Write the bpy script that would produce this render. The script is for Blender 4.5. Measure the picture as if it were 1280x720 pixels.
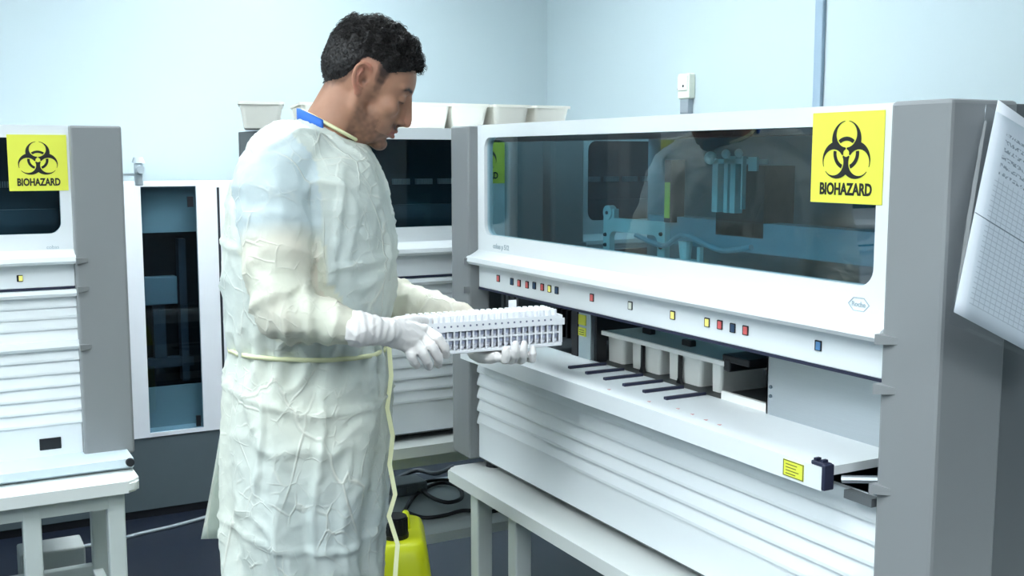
import bpy, bmesh, math, random
import numpy as np
from mathutils import Vector, Matrix, noise
random.seed(7)
for o in list(bpy.data.objects): bpy.data.objects.remove(o)
scene = bpy.context.scene
COL = scene.collection
PI = math.pi
def lin(c):
    return tuple(((v/255)/12.92 if v/255 <= .04045 else ((v/255+.055)/1.055)**2.4) for v in c)

# ------------------------------------------------------------------ camera
FPX, YAW, PITCH, CAMH = 1371.5, math.radians(28.5), math.radians(6.85), 1.50
FW = Vector((math.sin(YAW)*math.cos(PITCH), math.cos(YAW)*math.cos(PITCH), -math.sin(PITCH)))
RT = Vector((math.cos(YAW), -math.sin(YAW), 0))
UP = RT.cross(FW)
EYE = Vector((0, 0, CAMH))
cam_d = bpy.data.cameras.new('camera'); cam = bpy.data.objects.new('camera', cam_d); COL.objects.link(cam)
cam_d.sensor_width = 36; cam_d.lens = FPX*36/1280; cam_d.clip_start = .05
cam.matrix_world = Matrix((( RT.x, UP.x, -FW.x, 0), (RT.y, UP.y, -FW.y, 0), (RT.z, UP.z, -FW.z, CAMH), (0, 0, 0, 1)))
scene.camera = cam

# ------------------------------------------------------------------ world, lights, exposure
w = bpy.data.worlds.new('world'); scene.world = w; w.use_nodes = True
w.node_tree.nodes['Background'].inputs[0].default_value = (.75, .9, 1, 1)
w.node_tree.nodes['Background'].inputs[1].default_value = .3
LIGHT_COLOR = (.89, .972, 1.0)
PANELS = [(-1.3, 1.3), (-1.0, 2.9), (-.15, .75), (.5, -1.0), (-2.4, 1.2), (-2.4, 3.2), (1.35, 3.1), (1.5, 3.95), (-.8, -1.0)]  # all out of view; left-wall, corner and rear panels added as fill light
PANEL_W, PANEL_L, CEIL = .6, 1.2, 2.85
PANEL_STRENGTH = 13.0
scene.view_settings.view_transform = 'Standard'
scene.view_settings.look = 'None'
scene.view_settings.gamma = 1
scene.view_settings.use_curve_mapping = False
scene.view_settings.exposure = .30

# ------------------------------------------------------------------ measuring: photo pixel + known plane -> point in the room
def ray(x, y): return FW*FPX + RT*(x-640) + UP*(360-y)
def on(x, y, axis, v):
    d = ray(x, y); i = 'XYZ'.index(axis); t = (v-EYE[i])/d[i]; return EYE + d*t
def dep(x, y, D): return EYE + ray(x, y)*(D/FPX)

# ------------------------------------------------------------------ materials
MATS = {}
def mat(name, col, rough=.5, metal=0, var=.0, vscale=20, bump=0, bscale=60, emit=None, estr=0, spec=.5, trans=0, coat=0, stretch=None):
    if name in MATS: return MATS[name]
    m = bpy.data.materials.new(name); m.use_nodes = True; nt = m.node_tree; N = nt.nodes; L = nt.links
    b = N['Principled BSDF']
    c = lin(col)
    b.inputs['Roughness'].default_value = rough; b.inputs['Metallic'].default_value = metal
    b.inputs['Specular IOR Level'].default_value = spec
    if coat: b.inputs['Coat Weight'].default_value = coat
    tc = N.new('ShaderNodeTexCoord'); mp = N.new('ShaderNodeMapping'); L.new(tc.outputs['Object'], mp.inputs[0])
    if stretch: mp.inputs['Scale'].default_value = stretch
    nz = N.new('ShaderNodeTexNoise'); nz.inputs['Scale'].default_value = vscale; nz.inputs['Detail'].default_value = 4
    L.new(mp.outputs[0], nz.inputs[0])
    mx = N.new('ShaderNodeMix'); mx.data_type = 'RGBA'
    v = max(var, .012)
    mx.inputs[6].default_value = (*[max(0, k*(1-v)) for k in c], 1); mx.inputs[7].default_value = (*[min(1, k*(1+v)) for k in c], 1)
    L.new(nz.outputs[0], mx.inputs[0]); L.new(mx.outputs[2], b.inputs['Base Color'])
    if bump:
        n2 = N.new('ShaderNodeTexNoise'); n2.inputs['Scale'].default_value = bscale; n2.inputs['Detail'].default_value = 3
        L.new(mp.outputs[0], n2.inputs[0])
        bp = N.new('ShaderNodeBump'); bp.inputs['Strength'].default_value = bump; bp.inputs['Distance'].default_value = .002
        L.new(n2.outputs[0], bp.inputs['Height']); L.new(bp.outputs[0], b.inputs['Normal'])
    if emit:
        b.inputs['Emission Color'].default_value = (*lin(emit), 1); b.inputs['Emission Strength'].default_value = estr
    if trans:
        b.inputs['Transmission Weight'].default_value = trans
    MATS[name] = m
    return m
def glass(name, tint, refl, rough=.01):
    m = bpy.data.materials.new(name); m.use_nodes = True; nt = m.node_tree; N = nt.nodes; L = nt.links
    N.remove(N['Principled BSDF']); out = N['Material Output']
    t = N.new('ShaderNodeBsdfTransparent'); t.inputs[0].default_value = (*[k**.5 for k in tint], 1)   # the pane is crossed twice, front and back face
    g = N.new('ShaderNodeBsdfGlossy'); g.inputs['Color'].default_value = (.92, .97, 1, 1); g.inputs['Roughness'].default_value = rough
    fr = N.new('ShaderNodeFresnel'); fr.inputs[0].default_value = refl
    ge = N.new('ShaderNodeNewGeometry'); iv = N.new('ShaderNodeMath'); iv.operation = 'SUBTRACT'; iv.inputs[0].default_value = 1; L.new(ge.outputs['Backfacing'], iv.inputs[1])
    fm = N.new('ShaderNodeMath'); fm.operation = 'MULTIPLY'; L.new(fr.outputs[0], fm.inputs[0]); L.new(iv.outputs[0], fm.inputs[1])
    mx = N.new('ShaderNodeMixShader'); L.new(fm.outputs[0], mx.inputs[0]); L.new(t.outputs[0], mx.inputs[1]); L.new(g.outputs[0], mx.inputs[2])
    L.new(mx.outputs[0], out.inputs[0]); MATS[name] = m
    return m
M_WALL = mat('wall_paint', (191, 207, 212), .75, var=.02, vscale=2, bump=.05, bscale=180)
M_CEIL = mat('ceiling_paint', (235, 240, 242), .8)
M_FLOOR = mat('navy_vinyl', (20, 28, 43), .42, var=.12, vscale=5, bump=.03, bscale=90)
M_WHITE = mat('machine_white', (236, 241, 244), .38, var=.012, vscale=6)
M_GREY = mat('pillar_grey', (137, 140, 142), .45, var=.03, vscale=9, bump=.06, bscale=400)
M_GREYD = mat('side_grey', (96, 101, 104), .5, var=.03, vscale=9, bump=.06, bscale=400)
M_DARK = mat('interior_dark', (34, 40, 48), .55, var=.2, vscale=8)
M_INNER = mat('interior_grey', (92, 108, 118), .5, var=.1, vscale=6)
M_BLACK = mat('black_plastic', (22, 24, 30), .4, var=.1)
M_NAVY = mat('navy_plastic', (38, 42, 66), .45, var=.1)
M_METAL = mat('brushed_metal', (196, 203, 208), .32, metal=.85, var=.05, vscale=14, stretch=(1, 60, 60))
M_ALU = mat('aluminium', (185, 200, 205), .38, metal=.6, var=.06, vscale=30)
M_TABLE = mat('table_white', (226, 230, 228), .45, var=.02, vscale=12)
M_LEG = mat('table_frame', (206, 214, 212), .45, var=.03, vscale=20)
M_YEL = mat('label_yellow', (238, 240, 84), .55, var=.02)
M_INK = mat('print_black', (20, 22, 22), .6)
M_INKG = mat('print_grey', (172, 186, 194), .6)
M_BIN = mat('bin_plastic', (250, 250, 246), .4, var=.02, vscale=12)
M_BINW = mat('tray_plastic', (240, 238, 228), .42, var=.03, vscale=9)
M_CAN = mat('can_yellow', (214, 222, 20), .4, var=.05, vscale=8, bump=.1, bscale=50)
M_CABINET = mat('cabinet_white', (228, 232, 238), .4, var=.02)
M_PLINTH = mat('plinth_grey', (86, 99, 105), .55, var=.05, vscale=4)
M_CABLEB = mat('cable_black', (26, 28, 34), .5)
M_CABLEG = mat('cable_grey', (150, 160, 168), .5)
M_GLASS = glass('tinted_glass', (.40, .64, .72), 1.85)
M_GLASSD = glass('dark_glass', (.40, .55, .62), 1.5)
M_CLEAR = glass('clear_sleeve', (.95, .97, .98), 1.3, .05)
M_TEAL = glass('teal_acrylic', (.62, .84, .86), 1.6, .08)
M_TUBE = mat('tube_plastic', (232, 234, 244), .3, var=.05, vscale=60)
M_RACK = mat('rack_plastic', (240, 242, 246), .4)
M_GLOVE = mat('glove_latex', (238, 234, 232), .5, var=.03, vscale=30, bump=.25, bscale=120)

# ------------------------------------------------------------------ mesh helpers
def link(o, parent=None):
    COL.objects.link(o)
    if parent: o.parent = parent
    return o
def tag(o, label=None, cat=None, group=None, kind=None):
    if label: o['label'] = label
    if cat: o['category'] = cat
    if group: o['group'] = group
    if kind: o['kind'] = kind
    return o
def empty(name, loc=(0, 0, 0), rz=0):
    o = bpy.data.objects.new(name, None); COL.objects.link(o); o.location = loc; o.rotation_euler = (0, 0, rz); o.empty_display_size = .1
    return o
def obj(name, bm, m, parent=None, smooth=False):
    bmesh.ops.recalc_face_normals(bm, faces=bm.faces)
    me = bpy.data.meshes.new(name); bm.to_mesh(me); bm.free()
    if smooth: me.polygons.foreach_set('use_smooth', [True]*len(me.polygons))
    for k in (m if isinstance(m, (list, tuple)) else [m]): me.materials.append(k)
    return link(bpy.data.objects.new(name, me), parent)
def share(src, parent=None, loc=None, name=None):
    c = src.copy(); COL.objects.link(c)
    c.parent = parent
    if loc is not None: c.location = loc
    return c
def box(bm, x0, x1, y0, y1, z0, z1, bev=0, seg=2):
    r = bmesh.ops.create_cube(bm, size=1, matrix=Matrix.Translation(((x0+x1)/2, (y0+y1)/2, (z0+z1)/2)) @ Matrix.Diagonal((abs(x1-x0), abs(y1-y0), abs(z1-z0), 1)))
    if bev:
        es = list({e for v in r['verts'] for e in v.link_edges})
        bmesh.ops.bevel(bm, geom=es, offset=bev, segments=seg, affect='EDGES', profile=.5)
    return bm
def B(*a, **k):
    return box(bmesh.new(), *a, **k)
def frame_to(p0, p1):
    d = (p1-p0); q = d.to_track_quat('Z', 'Y'); return Matrix.Translation(p0) @ q.to_matrix().to_4x4()
def cone(bm, p0, r0, p1, r1, n=16, caps=True):
    p0, p1 = Vector(p0), Vector(p1); L_ = (p1-p0).length
    if L_ < 1e-6: return
    bmesh.ops.create_cone(bm, cap_ends=caps, segments=n, radius1=r0, radius2=r1, depth=L_, matrix=frame_to(p0, p1) @ Matrix.Translation((0, 0, L_/2)))
def ball(bm, p, r, sub=2, sc=(1, 1, 1), rot=None):
    m_ = Matrix.Translation(Vector(p))
    if rot is not None: m_ = m_ @ rot.to_4x4()
    bmesh.ops.create_icosphere(bm, subdivisions=sub, radius=r, matrix=m_ @ Matrix.Diagonal((*sc, 1)))
def chain(bm, pts, n=16):
    for k, (p, r) in enumerate(pts):
        ball(bm, p, r, 2)
        if k: cone(bm, pts[k-1][0], pts[k-1][1], p, r, n)
def tube(bm, pts, r, n=8):
    pts = [Vector(p) for p in pts]; rings = []
    up = Vector((0, 0, 1))
    for i, p in enumerate(pts):
        t = (pts[min(i+1, len(pts)-1)]-pts[max(i-1, 0)]).normalized()
        a = t.cross(up)
        if a.length < 1e-3: a = t.cross(Vector((1, 0, 0)))
        a.normalize(); b = t.cross(a); rr = r[i] if isinstance(r, (list, tuple)) else r
        rings.append([bm.verts.new(p+a*rr*math.cos(2*PI*k/n)+b*rr*math.sin(2*PI*k/n)) for k in range(n)])
    for i in range(len(rings)-1):
        for k in range(n): bm.faces.new((rings[i][k], rings[i][(k+1) % n], rings[i+1][(k+1) % n], rings[i+1][k]))
    bm.faces.new(rings[0][::-1]); bm.faces.new(rings[-1])
    return bm
def spline(pts, n=10):
    pts = [Vector(p) for p in pts]; out = []
    for i in range(len(pts)-1):
        p0, p1, p2, p3 = pts[max(i-1, 0)], pts[i], pts[i+1], pts[min(i+2, len(pts)-1)]
        for k in range(n):
            t = k/n
            out.append(.5*((2*p1)+(p2-p0)*t+(2*p0-5*p1+4*p2-p3)*t*t+(3*p1-p0-3*p2+p3)*t**3))
    return out+[pts[-1]]
def prism(bm, poly, axis, a, b):
    """extrude a 2-D polygon along an axis between a and b"""
    def P(u, v, t): return {'x': (t, u, v), 'y': (u, t, v), 'z': (u, v, t)}[axis]
    A = [bm.verts.new(P(u, v, a)) for u, v in poly]; C = [bm.verts.new(P(u, v, b)) for u, v in poly]
    n = len(poly)
    for i in range(n): bm.faces.new((A[i], A[(i+1) % n], C[(i+1) % n], C[i]))
    bm.faces.new(A[::-1]); bm.faces.new(C)
    return bm
def rrect(x0, x1, z0, z1, r, n=8):
    out = []
    for cx, cz, a0 in ((x1-r, z1-r, 0), (x0+r, z1-r, 90), (x0+r, z0+r, 180), (x1-r, z0+r, 270)):
        for k in range(n+1):
            a = math.radians(a0+90*k/n); out.append((cx+r*math.cos(a), cz+r*math.sin(a)))
    return out
def framed_plate(bm, ox0, ox1, oz0, oz1, ix0, ix1, iz0, iz1, r, y0, y1):
    """plate in the x-z plane with a round-cornered hole"""
    inner = rrect(ix0, ix1, iz0, iz1, r); outer = []
    n = len(inner)//4
    cs = [(ox1, oz1), (ox0, oz1), (ox0, oz0), (ox1, oz0)]
    for q in range(4):
        c = cs[q]
        for k in range(n):
            t = k/(n-1)
            ip = inner[q*n+k]
            if q % 2 == 0:
                p = (c[0], ip[1]+(c[1]-ip[1])*min(1, t*2)) if t <= .5 else (c[0]+(ip[0]-c[0])*(t-.5)*2, c[1])
            else:
                p = (ip[0]+(c[0]-ip[0])*min(1, t*2), c[1]) if t <= .5 else (c[0], c[1]+(ip[1]-c[1])*(t-.5)*2)
            outer.append(p)
    R = []
    for y in (y0, y1):
        R.append(([bm.verts.new((u, y, v)) for u, v in outer], [bm.verts.new((u, y, v)) for u, v in inner]))
    N_ = len(inner)
    for i in range(N_):
        j = (i+1) % N_
        bm.faces.new((R[0][0][i], R[0][0][j], R[0][1][j], R[0][1][i]))
        bm.faces.new((R[1][0][i], R[1][1][i], R[1][1][j], R[1][0][j]))
        bm.faces.new((R[0][1][i], R[0][1][j], R[1][1][j], R[1][1][i]))
        bm.faces.new((R[0][0][j], R[0][0][i], R[1][0][i], R[1][0][j]))
    bmesh.ops.remove_doubles(bm, verts=bm.verts, dist=1e-6)
    return bm
def text_mesh(name, s, size, m, parent, loc, rot=(PI/2, 0, 0), sx=1, bold=0, align='CENTER', thick=.0003):
    cu = bpy.data.curves.new(name, 'FONT'); cu.body = s; cu.size = size; cu.align_x = align; cu.align_y = 'CENTER'; cu.offset = bold; cu.extrude = thick; cu.resolution_u = 3
    t = bpy.data.objects.new(name+'_tmp', cu); COL.objects.link(t)
    dg = bpy.context.evaluated_depsgraph_get(); me = bpy.data.meshes.new_from_object(t.evaluated_get(dg))
    bpy.data.objects.remove(t)
    me.materials.clear(); me.materials.append(m)
    o = link(bpy.data.objects.new(name, me), parent); o.location = loc; o.rotation_euler = rot; o.scale = (sx, 1, 1)
    return o
def evaluated(bm, mods):
    """run a raw mesh through modifiers and give back the finished mesh"""
    me = bpy.data.meshes.new('raw'); bm.to_mesh(me); bm.free()
    o = bpy.data.objects.new('raw', me); COL.objects.link(o)
    for t, kw in mods:
        md = o.modifiers.new(t, t)
        for k, v in kw.items(): setattr(md, k, v)
    dg = bpy.context.evaluated_depsgraph_get()
    out = bpy.data.meshes.new_from_object(o.evaluated_get(dg))
    bpy.data.objects.remove(o); bpy.data.meshes.remove(me)
    return out
def remesh(bm, vox, smooth=3, fac=.5):
    return evaluated(bm, [('REMESH', dict(mode='VOXEL', voxel_size=vox)), ('SMOOTH', dict(factor=fac, iterations=smooth))])
def getco(me):
    a = np.empty(len(me.vertices)*3); me.vertices.foreach_get('co', a); return a.reshape(-1, 3)
def getno(me):
    a = np.empty(len(me.vertices)*3); me.vertex_normals.foreach_get('vector', a); return a.reshape(-1, 3)
def setco(me, a): me.vertices.foreach_set('co', np.ascontiguousarray(a).ravel()); me.update()
def finish(name, me, m, parent=None):
    me.materials.clear()
    for k in (m if isinstance(m, (list, tuple)) else [m]): me.materials.append(k)
    me.polygons.foreach_set('use_smooth', [True]*len(me.polygons)); me.name = name
    return link(bpy.data.objects.new(name, me), parent)

# ------------------------------------------------------------------ the room
RX, RY, LX, FY = 3.04, 5.2, -3.2, -3.0
def struct(name, bm, m, parent=None):
    o = obj(name, bm, m, parent)
    if not parent: o['kind'] = 'structure'
    return o
struct('floor', B(LX-.1, RX+.1, FY-.1, RY+.1, -.1, 0), M_FLOOR)
struct('ceiling', B(LX-.1, RX+.1, FY-.1, RY+.1, CEIL, CEIL+.1), M_CEIL)
struct('wall_back', B(LX-.1, RX+.1, RY, RY+.1, 0, CEIL), M_WALL)
struct('wall_right', B(RX, RX+.1, FY, RY, 0, CEIL), M_WALL)
struct('wall_left', B(LX-.1, LX, FY, RY, 0, CEIL), M_WALL)
struct('wall_front', B(LX, RX, FY-.1, FY, 0, CEIL), mat('front_wall_grey', (96, 104, 110), .8))
struct('baseboard_back', B(LX, RX, RY-.012, RY, 0, .09, bev=.003), M_BLACK)
struct('baseboard_right', B(RX-.012, RX, FY, RY-.012, 0, .09, bev=.003), M_BLACK)
# vertical blue-grey trunking on the right wall
tp = on(1026.5, 60, 'X', RX)
struct('trim_1', B(RX-.018, RX, tp.y-.021, tp.y+.021, .09, CEIL, bev=.004), mat('trunking_blue_grey', (150, 172, 190), .5, var=.03))
M_PANEL = mat('light_panel', (255, 255, 255), .5, emit=(255, 255, 255), estr=PANEL_STRENGTH)
M_PANEL.node_tree.nodes['Principled BSDF'].inputs['Emission Color'].default_value = (*LIGHT_COLOR, 1)
M_PFRAME = mat('light_frame', (225, 228, 230), .5)
PLACE = ['over the aisle left of the camera', 'over the analyzer at the left edge', 'over the person', 'behind the camera to the right, added as fill', 'by the left wall, nearer the camera, added as fill', 'by the left wall, further from the camera, added as fill', 'over the analyzer behind the person', 'in the far room corner, added to brighten the walls', 'behind the camera to the left, added as fill']
for i, (x, y) in enumerate(PANELS):
    t = empty('ceiling_light', (x, y, CEIL))
    tag(t, 'white recessed ceiling panel light '+PLACE[i], 'ceiling light', 'ceiling panel lights')
    bm = bmesh.new()
    for a in ((-.32, .32, -.62, -.6), (-.32, .32, .6, .62), (-.32, -.3, -.6, .6), (.3, .32, -.6, .6)): box(bm, *a, -.02, 0)
    obj('frame', bm, M_PFRAME, t); obj('diffuser', B(-.3, .3, -.6, .6, -.014, -.004), M_PANEL, t)

# ------------------------------------------------------------------ biohazard sign: symbol cut out as a thin plate of vinyl
def hazard_field(x, y):
    r = np.hypot(x, y); f = np.full_like(x, -9.)
    discs, holes, ringclip = [], [], []
    for k in range(3):
        a = math.radians(90+120*k); cx, cy = math.cos(a), math.sin(a)
        discs.append(15-np.hypot(x-11*cx, y-11*cy)); h = 10.5-np.hypot(x-15*cx, y-15*cy); holes.append(h)
        u = x*cx+y*cy; v = np.abs(-x*cy+y*cx)
        holes.append(np.minimum(2-v, u-20)); holes.append(np.minimum(.5-v, u))
        ringclip.append(9.4-np.hypot(x-15*cx, y-15*cy))
    body = np.maximum.reduce(discs); cut = np.maximum.reduce(holes+[3-r]); body = np.minimum(body, -cut)
    ring = np.minimum(np.minimum(13.2-r, r-9.9), np.maximum.reduce(ringclip))
    return np.maximum(body, ring)
def contour_plate(n=150, half=28.):
    g = np.linspace(-half, half, n); X, Y = np.meshgrid(g, g); F = hazard_field(X, Y)
    bm = bmesh.new(); cache = {}
    def V(p):
        k = (round(p[0], 4), round(p[1], 4))
        if k not in cache: cache[k] = bm.verts.new((k[0], 0, k[1]))
        return cache[k]
    for i in range(n-1):
        for j in range(n-1):
            q = [(X[i, j], Y[i, j], F[i, j]), (X[i, j+1], Y[i, j+1], F[i, j+1]), (X[i+1, j+1], Y[i+1, j+1], F[i+1, j+1]), (X[i+1, j], Y[i+1, j], F[i+1, j])]
            if max(p[2] for p in q) <= 0: continue
            poly = []
            for a in range(4):
                p, s = q[a], q[(a+1) % 4]
                if p[2] > 0: poly.append((p[0], p[1]))
                if (p[2] > 0) != (s[2] > 0):
                    t = p[2]/(p[2]-s[2]); poly.append((p[0]+(s[0]-p[0])*t, p[1]+(s[1]-p[1])*t))
            vs = []
            for p in poly:
                v = V(p)
                if v not in vs: vs.append(v)
            if len(vs) >= 3:
                try: bm.faces.new(vs)
                except ValueError: pass
    me = bpy.data.meshes.new('symbol'); bm.to_mesh(me); bm.free(); me.materials.append(M_INK)
    return me
SYMBOL = contour_plate()
def hazard_sign(parent, x0, x1, z0, z1, y, label):
    s = obj('hazard_sign', B(x0, x1, y-.0012, y, z0, z1), M_YEL, parent); s['label'] = label
    W_, H_ = x1-x0, z1-z0; cx = (x0+x1)/2
    o = link(bpy.data.objects.new('symbol', SYMBOL), s); k = W_*.0136; o.location = (cx, y-.0018, z0+H_*.55); o.scale = (k, k, k*.95)
    text_mesh('lettering', 'BIOHAZARD', H_*.18, M_INK, s, (cx, y-.0016, z0+H_*.15), sx=W_*.74/(H_*.18*5.75), bold=H_*.0065)
    return s

# ------------------------------------------------------------------ analysers: local x runs left to right seen from the front, y into the machine, z up
LAMP = {'r': mat('lamp_red', (235, 110, 110), .35), 'n': mat('lamp_navy', (52, 78, 110), .35), 'y': mat('lamp_yellow', (245, 235, 130), .35, emit=(245, 235, 130), estr=.25),
        'w': mat('lamp_white', (240, 244, 230), .35), 'b': mat('lamp_blue', (90, 140, 190), .35)}
def lamp(parent, x, z, c, y=-.001):
    f = obj('indicator_light', B(x-.0075, x+.0065, y-.004, y+.002, z-.0085, z+.0085, bev=.001, seg=1), M_BLACK, parent)
    obj('lens', B(x-.003, x+.006, y-.0052, y-.0035, z-.0065, z+.0065), LAMP[c], f)
ZB = .72
def slat(bm, W, z0, h, proud=.009):
    """one overlapping board: lower edge stands proud of the board below"""
    prism(bm, [(.0, z0), (-proud, z0), (-proud, z0+.006), (-.001, z0+h), (.0, z0+h+.004), (.012, z0+h+.004), (.012, z0)], 'x', 0, W)
    return bm
def analyzer(name, label, loc, rz, W, pw, depth, opened=False, sign=None, side_glass=False, lamps=(), win=(.04, .04), detail=True):
    t = empty(name, loc, rz); tag(t, label, 'analyzer')
    D = depth; prot = .03
    # shell
    bm = bmesh.new()
    box(bm, -pw+.006, W+pw-.006, D-.02, D, .0, .853, bev=.003)
    obj('back_panel', bm, M_GREYD, t)
    obj('base_plate', B(-pw, W+pw, .0, D-.02, .0, .02), M_GREYD, t)
    obj('top_cover', B(-.001, W+.001, .004, D-.02, .832, .853), M_WHITE, t)
    for s in (0, 1):
        x0, x1 = (-pw, 0) if s == 0 else (W, W+pw)
        pd = .03 if (s == 0 and side_glass) else .105
        bm = B(x0, x1, -prot, pd, 0, .857, bev=.006)
        obj('corner_pillar', bm, M_GREY, t, True if False else False)
        xo = -pw+.006 if s == 0 else W+pw-.03
        if s == 0 and side_glass:
            obj('side_panel', B(xo, xo+.024, pd, D-.02, .02, .52), M_GREYD, t)
            obj('side_panel', B(xo, xo+.024, pd, D-.02, .845, .853), M_GREYD, t)
            obj('side_window', B(xo+.008, xo+.014, pd, D-.02, .52, .845), M_GLASSC, t)
        else:
            obj('side_panel', B(xo, xo+.024, .107, D-.02, .02, .853, bev=.002), M_GREYD, t)
            for zz in (.0,): pass
        # grey fins that carry the ledges round onto the pillar
        for zf in (.508, .435, .285):
            xa, xb = ((-.032, .0) if s == 0 else (W-.0, W+.032))
            bm = bmesh.new()
            tipx = xa if s == 0 else xb; inx = xb if s == 0 else xa
            v = [bm.verts.new(p) for p in ((inx, -prot-.014, zf), (tipx, -prot+.001, zf+.004), (inx, -prot+.004, zf), (inx, -prot-.014, zf+.016), (tipx, -prot+.001, zf+.013), (inx, -prot+.004, zf+.016))]
            for f in ((0, 1, 2), (5, 4, 3), (0, 3, 4, 1), (1, 4, 5, 2), (2, 5, 3, 0)): bm.faces.new([v[i] for i in f])
            obj('fin', bm, M_GREY, t)
    # upper door with round-cornered window
    iz0, iz1 = .585, .826
    wl, wr = win
    d = obj('upper_door', framed_plate(bmesh.new(), .0, W, .54, .857, wl, W-wr, iz0, iz1, .028, -.004, .02), M_WHITE, t)
    obj('window_pane', B(wl-.008, W-wr+.008, .005, .010, iz0-.008, iz1+.008), M_GLASS if side_glass or detail == 2 else M_GLASSD, d)
    obj('ledge', prism(bmesh.new(), [(-.003, .5455), (-.010, .540), (-.034, .527), (-.036, .516), (-.030, .509), (.02, .509), (.02, .5455)], 'x', -.002 if not side_glass else -.006, W+.001), M_WHITE, t)
    # lamp strip
    obj('control_strip', B(.0, W, -.002, .02, .449, .507, bev=.002), M_WHITE, t)
    obj('strip_edge', B(.001, W-.001, -.003, .018, .444, .449), M_NAVY, t)
    for x, z, c in lamps: lamp(t, x, z, c)
    # lower shutter
    if opened:
        n, z1 = 5, .262
    else:
        n, z1 = 6, .292
        # upper closed flap
        obj('flap_ledge', prism(bmesh.new(), [(0, .425), (-.02, .425), (-.024, .433), (-.018, .442), (0, .442)], 'x', 0, W), M_WHITE, t)
        for k in range(4): obj('slat', slat(bmesh.new(), W, .312+k*.0282, .0282, .006), M_WHITE, t)
        obj('flap_ledge', prism(bmesh.new(), [(0, .288), (-.016, .288), (-.024, .296), (-.02, .312), (0, .312)], 'x', 0, W), M_WHITE, t)
    z0 = .093; h = (z1-z0)/n
    for k in range(n): obj('slat', slat(bmesh.new(), W, z0+k*h, h-.002), M_WHITE, t)
    obj('kick_panel', B(0, W, -.004, .01, .004, .092, bev=.002), M_WHITE, t)
    for xx in (.02, W-.02):
        for yy in (.03, D-.06):
            bm = bmesh.new(); cone(bm, (xx, yy, -.02), .022, (xx, yy, .001), .018, 12); obj('foot', bm, M_BLACK, t)
    if not opened:
        obj('inner_wall', B(0, W, .3, .31, .02, .832), mat('inner_wall_teal', (84, 110, 122), .5, var=.2, vscale=4), t)
        # rear fittings seen dimly behind the dark window
        obj('inner_rail', B(.02, W-.02, .16, .19, .60, .64), M_INNER, t)
        bm = bmesh.new(); x = .06
        while x < W-.06:
            for k in range(9): box(bm, x+k*.0062, x+k*.0062+.0035, .285, .299, .695, .712)
            x += .075
        tg = obj('vent_slots', bm, M_WHITE, t); tg['kind'] = 'stuff'
    if sign: hazard_sign(t, *sign)
    return t

GLC = glass('side_glass', (.62, .78, .82), 1.45); M_GLASSC = GLC
# --- the open machine on the right
MX, MY, MW, MPW, MD = 1.256, 2.487, 1.357, .105, .82
def ml(p): return (MY-p.y, p.x-MX, p.z-ZB)          # room point -> machine-local
lampspec = [(623, 348, 'r'), (640, 352, 'n'), (649, 354, 'r'), (659, 356, 'r'), (668, 357, 'n'), (678, 359, 'r'), (687, 361, 'y'), (696, 363, 'n'), (740, 372, 'r'), (788, 382, 'w'),
            (841, 394, 'y'), (884, 403, 'y'), (900, 406, 'r'), (916, 410, 'n'), (932, 413, 'r'), (1023, 432, 'b')]
lamps = []
for x, y, c in lampspec:
    q = ml(on(x, y, 'X', MX-.003)); lamps.append((q[0], q[2], c))
sa, sb = ml(on(1017, 140, 'X', MX-.005)), ml(on(1105, 255, 'X', MX-.005))
main = analyzer('laboratory_analyzer', 'long white analyzer with its front shelf folded down and tinted window, grey pillars', (MX, MY, ZB), -PI/2, MW, MPW, MD, True,
                (sa[0], sb[0]-.004, sb[2]-.002, sa[2]-.002, -.0045, 'yellow biohazard warning sign on the window corner'), True, lamps, win=(.036, .045), detail=2)
t = main
W = MW
# shelf folded down, with its lip
SZ = .31
obj('fold_down_shelf', prism(bmesh.new(), [(-.07, SZ), (.104, SZ), (.104, SZ-.014), (-.058, SZ-.014), (-.060, SZ-.036), (-.070, SZ-.036)], 'x', .03, 1.288), M_WHITE, t)
k = obj('shelf_label', B(1.205, 1.25, -.0712, -.0698, SZ-.031, SZ-.005), M_YEL, t); k['label'] = 'small yellow warning label on the shelf lip'
bm = bmesh.new()
for a in ((1.205, 1.25, SZ-.031, SZ-.0295), (1.205, 1.25, SZ-.0065, SZ-.005), (1.205, 1.2065, SZ-.031, SZ-.005), (1.2485, 1.25, SZ-.031, SZ-.005)): box(bm, a[0], a[1], -.0716, -.0708, a[2], a[3])
for q in range(4): box(bm, 1.211, 1.238+random.uniform(-.006, .006), -.0716, -.0708, SZ-.012-q*.005, SZ-.0105-q*.005)
obj('label_print', bm, mat('label_ink', (120, 124, 40), .6), k)
bm = bmesh.new(); box(bm, 1.262, 1.292, -.068, -.052, SZ, SZ+.007, bev=.002); box(bm, 1.2885, 1.296, -.072, -.052, SZ-.034, SZ+.006, bev=.002); box(bm, 1.266, 1.272, -.066, -.056, SZ+.007, SZ+.011); box(bm, 1.28, 1.286, -.066, -.056, SZ+.007, SZ+.011)
obj('latch', bm, M_NAVY, t)
for i in range(6):
    y = 2.052-.0714*i
    xx = MY-y
    obj('guide_bar', B(xx-.005, xx+.005, .002, .1, SZ, SZ+.006, bev=.001, seg=1), M_NAVY, t)
bm = bmesh.new()
for px, py in ((762, 487), (812, 502), (848, 511), (866, 518), (883, 525), (900, 531)):
    q = ml(on(px, py, 'Z', ZB+SZ)); prism(bm, [(q[0]-.004, q[1]-.003), (q[0]+.004, q[1]-.003), (q[0]+.001, q[1]+.003)], 'z', SZ, SZ+.0006)
obj('shelf_marking', bm, mat('print_red', (215, 150, 150), .6), t)['kind'] = 'stuff'
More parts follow.
